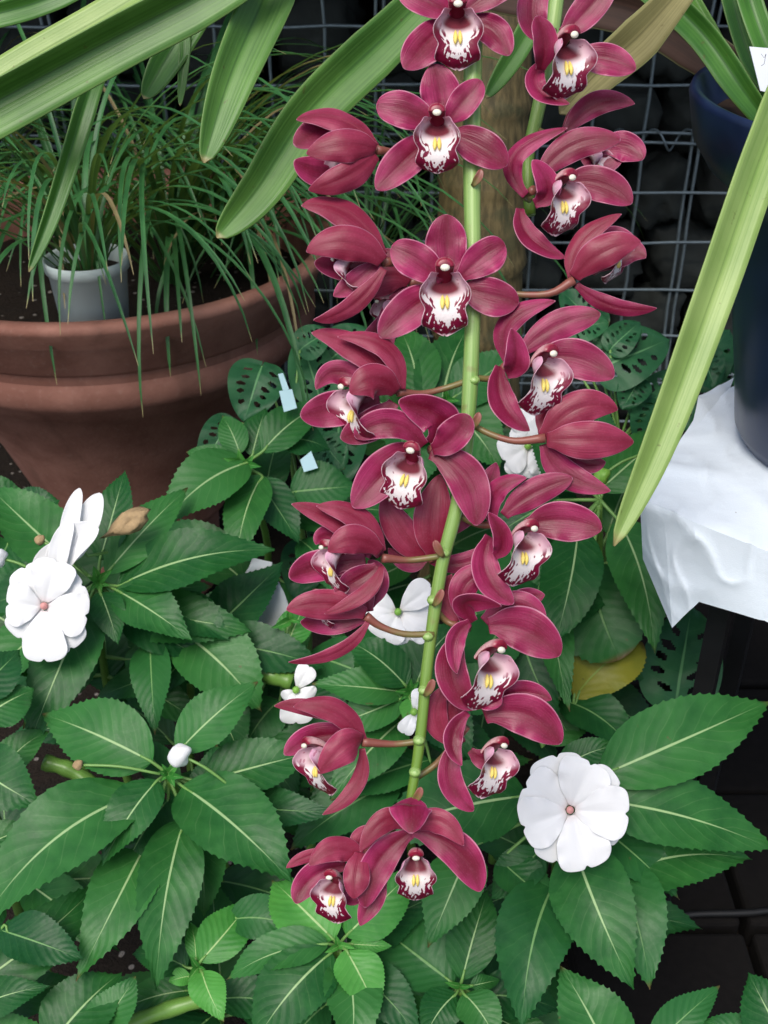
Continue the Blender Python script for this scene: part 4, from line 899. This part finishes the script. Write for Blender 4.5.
# table, turned about 45 degrees: A is its near left corner, e1 runs back along the left edge, e2 along the front
def on_plane(x, y, z):
    d = RIGHT*((x-384)/F)+UP*((512-y)/F)+FWD; return CAM+d*((z-CAM.z)/d.z)
A_ = on_plane(682, 516, TZ); B_ = on_plane(756, 402, TZ)
e1 = (B_-A_); LEN1 = e1.length; e1.normalize(); e2 = Vector((e1.y, -e1.x, 0))
LEN2 = .62
def tp(a, b, z): return Vector((A_.x+e2.x*a+e1.x*b, A_.y+e2.y*a+e1.y*b, z))
tb = thing('side_table', 'black legged side table under the white sheet', 'table', tp(LEN2/2, LEN1/2, 0))
def box(x0, x1, y0, y1, z0, z1):
    v = [V(x, y, z) for z in (z0, z1) for y in (y0, y1) for x in (x0, x1)]
    return v, [(0, 2, 3, 1), (4, 5, 7, 6), (0, 1, 5, 4), (1, 3, 7, 5), (3, 2, 6, 7), (2, 0, 4, 6)]
def tbox(*q):
    v, f = box(*q); return [tp(p.x, p.y, p.z) for p in v], f
mb = MB(); mb.add(*tbox(.002, LEN2, .002, LEN1, TZ-.028, TZ-.004)); mb.build('tabletop', M['black_metal'], tb, smooth=False)
for (x, y) in ((.04, .04), (LEN2-.04, .04), (.04, LEN1-.04), (LEN2-.04, LEN1-.04)):
    mb = MB(); mb.add(*tbox(x-.009, x+.009, y-.009, y+.009, 0, TZ-.029)); mb.build('leg', M['black_metal'], tb, smooth=False)
def on_y(x, y, wy):
    d = RIGHT*((x-384)/F)+UP*((512-y)/F)+FWD; return CAM+d*(wy/d.y)
def sheet():
    """crisp sheet: top, a short facet over the cut corner, a front drop; patches share their border points"""
    z = TZ+.003
    a1 = on_plane(640, 500, z); a2 = on_plane(694, 524, z); b1 = on_plane(706, 402, z); b2 = on_plane(736, 386, z)
    r1 = on_plane(930, 610, z); rb = on_plane(1010, 470, z); b3 = on_plane(860, 366, z)
    h1 = on_y(643, 560, a1.y+.012); h2 = on_y(672, 628, a2.y-.004); h3 = on_y(699, 603, a2.y-.014); h4 = on_y(790, 632, (a2.y*.55+r1.y*.45)-.012); h5 = on_y(930, 700, r1.y-.012)
    q1 = a2.lerp(r1, .45)
    mb = MB()
    def cr(p):
        rg = lambda k, q: 1-min(1, abs(noise.noise(V(p.x*k, p.y*k, p.z*k+q)))*3.2)
        n = .006*rg(9, 2)**3+.003*rg(21, 7)**3+.004*noise.noise(p*13)
        return p + V(-.25, -.55, .8)*n
    def patch(a, b, c, d, n=30):
        v = []; uv = []
        for i in range(n):
            for j in range(n):
                u = i/(n-1); w = j/(n-1); v.append(cr((a.lerp(b, u)).lerp(d.lerp(c, u), w))); uv.append((u, w))
        mb.add(v, grid_faces(n, n), uv)
    m = b1.lerp(b2, .5)
    patch(a1, a2, b2, b1); patch(a2, q1, b3, b2); patch(q1, r1, rb, b3)
    patch(h1, h2, a2.lerp(a1, .55), a1, 20); patch(h2, h3, a2, a2.lerp(a1, .55), 20); patch(h3, h4, q1, a2, 30); patch(h4, h5, r1, q1, 30)
    # a small upturned flap on the back left edge
    f1 = on_plane(690, 434, z); patch(f1, b1.lerp(b2, .8), b2+V(0, .01, .004), on_plane(702, 404, z)+V(-.004, 0, .006), 12)
    return mb.v, mb.f, mb.uv
v, f, uv = sheet(); o = mesh_obj('sheet', v, f, M['cloth'], None, uv); tag(o, 'white crumpled sheet draped over the table corner at the right edge', 'cloth')
# plant tags near the planter
for (pts, lbl) in ((([(279, 391, 0), (292, 389, 0), (297, 408, 0), (284, 412, 0)]), 'pale blue plant tag with a thin stalk, the upper of two by the perforated leaves'), (([(300, 460, 0), (311, 451, 0), (318, 468, 0), (304, 472, 0)]), 'pale blue plant tag half hidden in leaves, the lower of the two')):
    v, f = quadbox(pts, .0008, 1.22); t = mesh_obj('plant_tag', v, f, M['tag_blue'], None, smooth=False); tag(t, lbl, 'plant tag')
    if pts[0][0] == 279:
        v, f = quadbox([(278, 374, 0), (283, 373, 0), (289, 389, 0), (283, 391, 0)], .0008, 1.22); mesh_obj('stalk', v, f, M['tag_blue'], t, smooth=False)
v, f, uv = petal_mesh((262, 560, 0), (262, 610, 6), (288, 646, 0), 54, 1.19, V(.1, -.2, .9), .3, tprof, 16, 9, seed=8)
o = mesh_obj('plastic_scrap', v, f, M['pale_film'], None, uv, sol=.0006); tag(o, 'pale grey scrap of plastic lying deep between the impatiens leaves', 'scrap')

# ------------------------------------------------------------------ ground, paving, gabion, trunk
def gnd():
    v = []; n = 110; f = []
    for i in range(n):
        for j in range(n):
            a = -1+2*i/(n-1); b = -1+2*j/(n-1); x = math.copysign(abs(a)**3*60+abs(a)*1.2, a); y = 1.4+math.copysign(abs(b)**3*60+abs(b)*1.2, b)
            z = .012*noise.noise(V(x*7, y*7, 0))+.006*noise.noise(V(x*22, y*22, 4)) if max(abs(x), abs(y)) < 4 else 0
            v.append(V(x, y, z-.01))
    return v, grid_faces(n, n)
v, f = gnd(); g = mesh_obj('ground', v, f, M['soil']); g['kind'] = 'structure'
k = 0
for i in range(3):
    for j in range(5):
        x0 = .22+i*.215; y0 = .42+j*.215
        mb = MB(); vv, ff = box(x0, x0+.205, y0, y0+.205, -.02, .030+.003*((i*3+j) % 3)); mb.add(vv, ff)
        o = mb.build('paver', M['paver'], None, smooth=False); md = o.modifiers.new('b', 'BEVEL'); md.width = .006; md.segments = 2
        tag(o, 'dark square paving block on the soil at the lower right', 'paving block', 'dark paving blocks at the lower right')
pts = [V(.24, .80, .045), V(.34, .85, .046), V(.46, .86, .046), V(.62, .90, .046), V(.9, .92, .046)]
v, f, uv = tube(spline(pts, 24), [.0045]*25, 8); o = mesh_obj('hose', v, f, M['rubber'], None, uv); tag(o, 'thin black hose lying across the dark paving blocks', 'hose')

GY = 2.12; GH = 1.15; GX0, GX1 = -1.4, 1.5
cage = thing('gabion_cage', 'galvanised wire gabion cage filled with dark stones across the background', 'wire cage', V(0, GY, 0))
mb = MB(); sp = .098
nxw = int((GX1-GX0)/sp)+1; nzw = int(GH/sp)+1
for i in range(nxw):
    x = GX0+i*sp+.02
    if True:
        off = [0] if i % 6 != 2 else [-.007, .007]
        for o_ in off: mb.add(*tube([V(x+o_+.006*noise.noise(V(i, q*.7, 3)), GY+.006*noise.noise(V(q*.6, i, 1)), GH*q/20) for q in range(21)], [.0031]*21, 6))
for i in range(nzw):
    z = .03+i*sp
    off = [0] if i % 5 != 1 else [-.009, .009]
    for o_ in off: mb.add(*tube([V(GX0+(GX1-GX0)*q/40, GY-.005+.006*noise.noise(V(q*.5, i, 8)), z+o_+.008*noise.noise(V(i*3, q*.4, 5))) for q in range(41)], [.0031]*41, 6))
mb.build('wire_mesh', M['wire'], cage)
for q in range(2):
    zc = .03+(1+5*q)*sp; pts = [V(GX0+t*.0042, GY-.005+.017*math.cos(t*.42), zc+.019*math.sin(t*.42)) for t in range(int((GX1-GX0)/.0042))]
    v, f, uv = tube(pts, [.0021]*len(pts), 5); mesh_obj('spiral_binder', v, f, M['wire'], cage, uv)
rr = random.Random(9); ns = 0
z = .06
rows = 8
for r_ in range(rows):
    x = GX0+rr.uniform(0, .08)
    while x < GX1:
        w = rr.uniform(.06, .11); h = .078
        base, ff, uv = blob(V(0, 0, 0), (1, 1, 1), 28, 18); off = V(rr.uniform(0, 99), rr.uniform(0, 99), 0); vv = []
        for p in base:
            kq = 1+.34*noise.noise(p*1.3+off)+.22*noise.noise(p*3.1+off)+.10*noise.noise(p*8+off); m = max(abs(p.x), abs(p.y), abs(p.z)); p2 = p*(.45+.55/m*.85)
            vv.append(V(x+w+p2.x*w*kq, GY+.115+p2.y*.085*kq, .07+r_*.142+p2.z*h*kq))
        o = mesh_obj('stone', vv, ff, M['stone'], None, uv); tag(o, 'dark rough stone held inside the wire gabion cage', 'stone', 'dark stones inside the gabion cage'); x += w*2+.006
# back of the cage: an added dark board fence, mostly hidden by stones
mb = MB()
bw = thing('added_board_fence', 'added dark board fence behind the gabion cage, mostly hidden by the stones', 'fence', V(0, GY+.36, 0))
mb.add(*box(GX0-1.5, GX1+1.5, GY+.36, GY+.39, 0, 2.2)); mb.build('boards', plain('dark_board', (.018, .018, .016), .9, .5, 40), bw, smooth=False)

# added shelf out of view above the cage, there to shade the background
sh = thing('added_shade_shelf', 'added board shelf out of view that shades the gabion cage and planter', 'shelf', V(-.2, GY+.35, 1.28))
mb = MB(); mb.add(*box(-1.9, 1.7, 1.50, GY+.355, 1.28, 1.31)); mb.build('board', M['black_metal'], sh, smooth=False)
for x in (-1.6, -.7, .7, 1.5):
    mb = MB(); mb.add(*box(x-.015, x+.015, 1.60, GY+.355, 1.24, 1.279)); mb.build('bracket', M['black_metal'], sh, smooth=False)
# ringed trunk
tb_ = P(490, 300, 1.62); tt_ = P(494, 0, 1.55)
tk = thing('trunk', 'thick brown ringed plant trunk behind the orchid spike', 'tree trunk', V(tb_.x, tb_.y+.05, 0))
g0 = V(tb_.x-.01, tb_.y+.05, 0); v = []; uv = []; n = 90; seg = 28
dirv = (tt_-tb_)
for i in range(n):
    t = i/(n-1); c = g0.lerp(tt_+dirv*.35, t) 
    r = .080-.020*t; ring = (t*9.5) % 1
    r *= 1+.07*math.exp(-(ring/.10)**2)-.03*ring
    for k in range(seg):
        a = 2*math.pi*k/seg; rq = r*(1+.04*noise.noise(V(math.cos(a)*2, math.sin(a)*2, t*9)))
        v.append(c+V(math.cos(a)*rq, math.sin(a)*rq, 0)); uv.append((k/seg, t))
f = [(i*seg+k, i*seg+(k+1) % seg, (i+1)*seg+(k+1) % seg, (i+1)*seg+k) for i in range(n-1) for k in range(seg)]
mesh_obj('bark', v, f, M['trunk'], tk, uv)

# ------------------------------------------------------------------ camera, light, world
cam = bpy.data.cameras.new('camera'); co = bpy.data.objects.new('camera', cam); C.objects.link(co)
co.location = CAM; co.rotation_euler = (R(90)-PITCH, 0, 0)
cam.sensor_fit = 'HORIZONTAL'; cam.sensor_width = 24; cam.lens = 35; cam.clip_start = .02; cam.clip_end = 300
cam.dof.use_dof = True; cam.dof.focus_distance = .82; cam.dof.aperture_fstop = 16
sc = bpy.context.scene; sc.camera = co
w = bpy.data.worlds.new('World'); sc.world = w; w.use_nodes = True
nt = w.node_tree; bg = nt.nodes['Background']; sky = nt.nodes.new('ShaderNodeTexSky'); sky.sky_type = 'NISHITA'; sky.sun_disc = False
el, az = R(58), R(205)
sky.sun_elevation = el; sky.sun_rotation = az; sky.air_density = 1.0; sky.dust_density = 3.0
nt.links.new(sky.outputs[0], bg.inputs[0]); bg.inputs[1].default_value = .11
sl = bpy.data.lights.new('sun', 'SUN'); sl.energy = 1.5; sl.angle = R(30); sl.color = (1, .96, .90)
so = bpy.data.objects.new('sun', sl); C.objects.link(so)
dirs = Vector((math.sin(az)*math.cos(el), math.cos(az)*math.cos(el), math.sin(el)))
so.rotation_euler = dirs.to_track_quat('Z', 'Y').to_euler(); so.location = (0, 0, 3)
sc.view_settings.view_transform = 'Standard'; sc.view_settings.look = 'None'; sc.view_settings.gamma = 1; sc.view_settings.exposure = 0.68
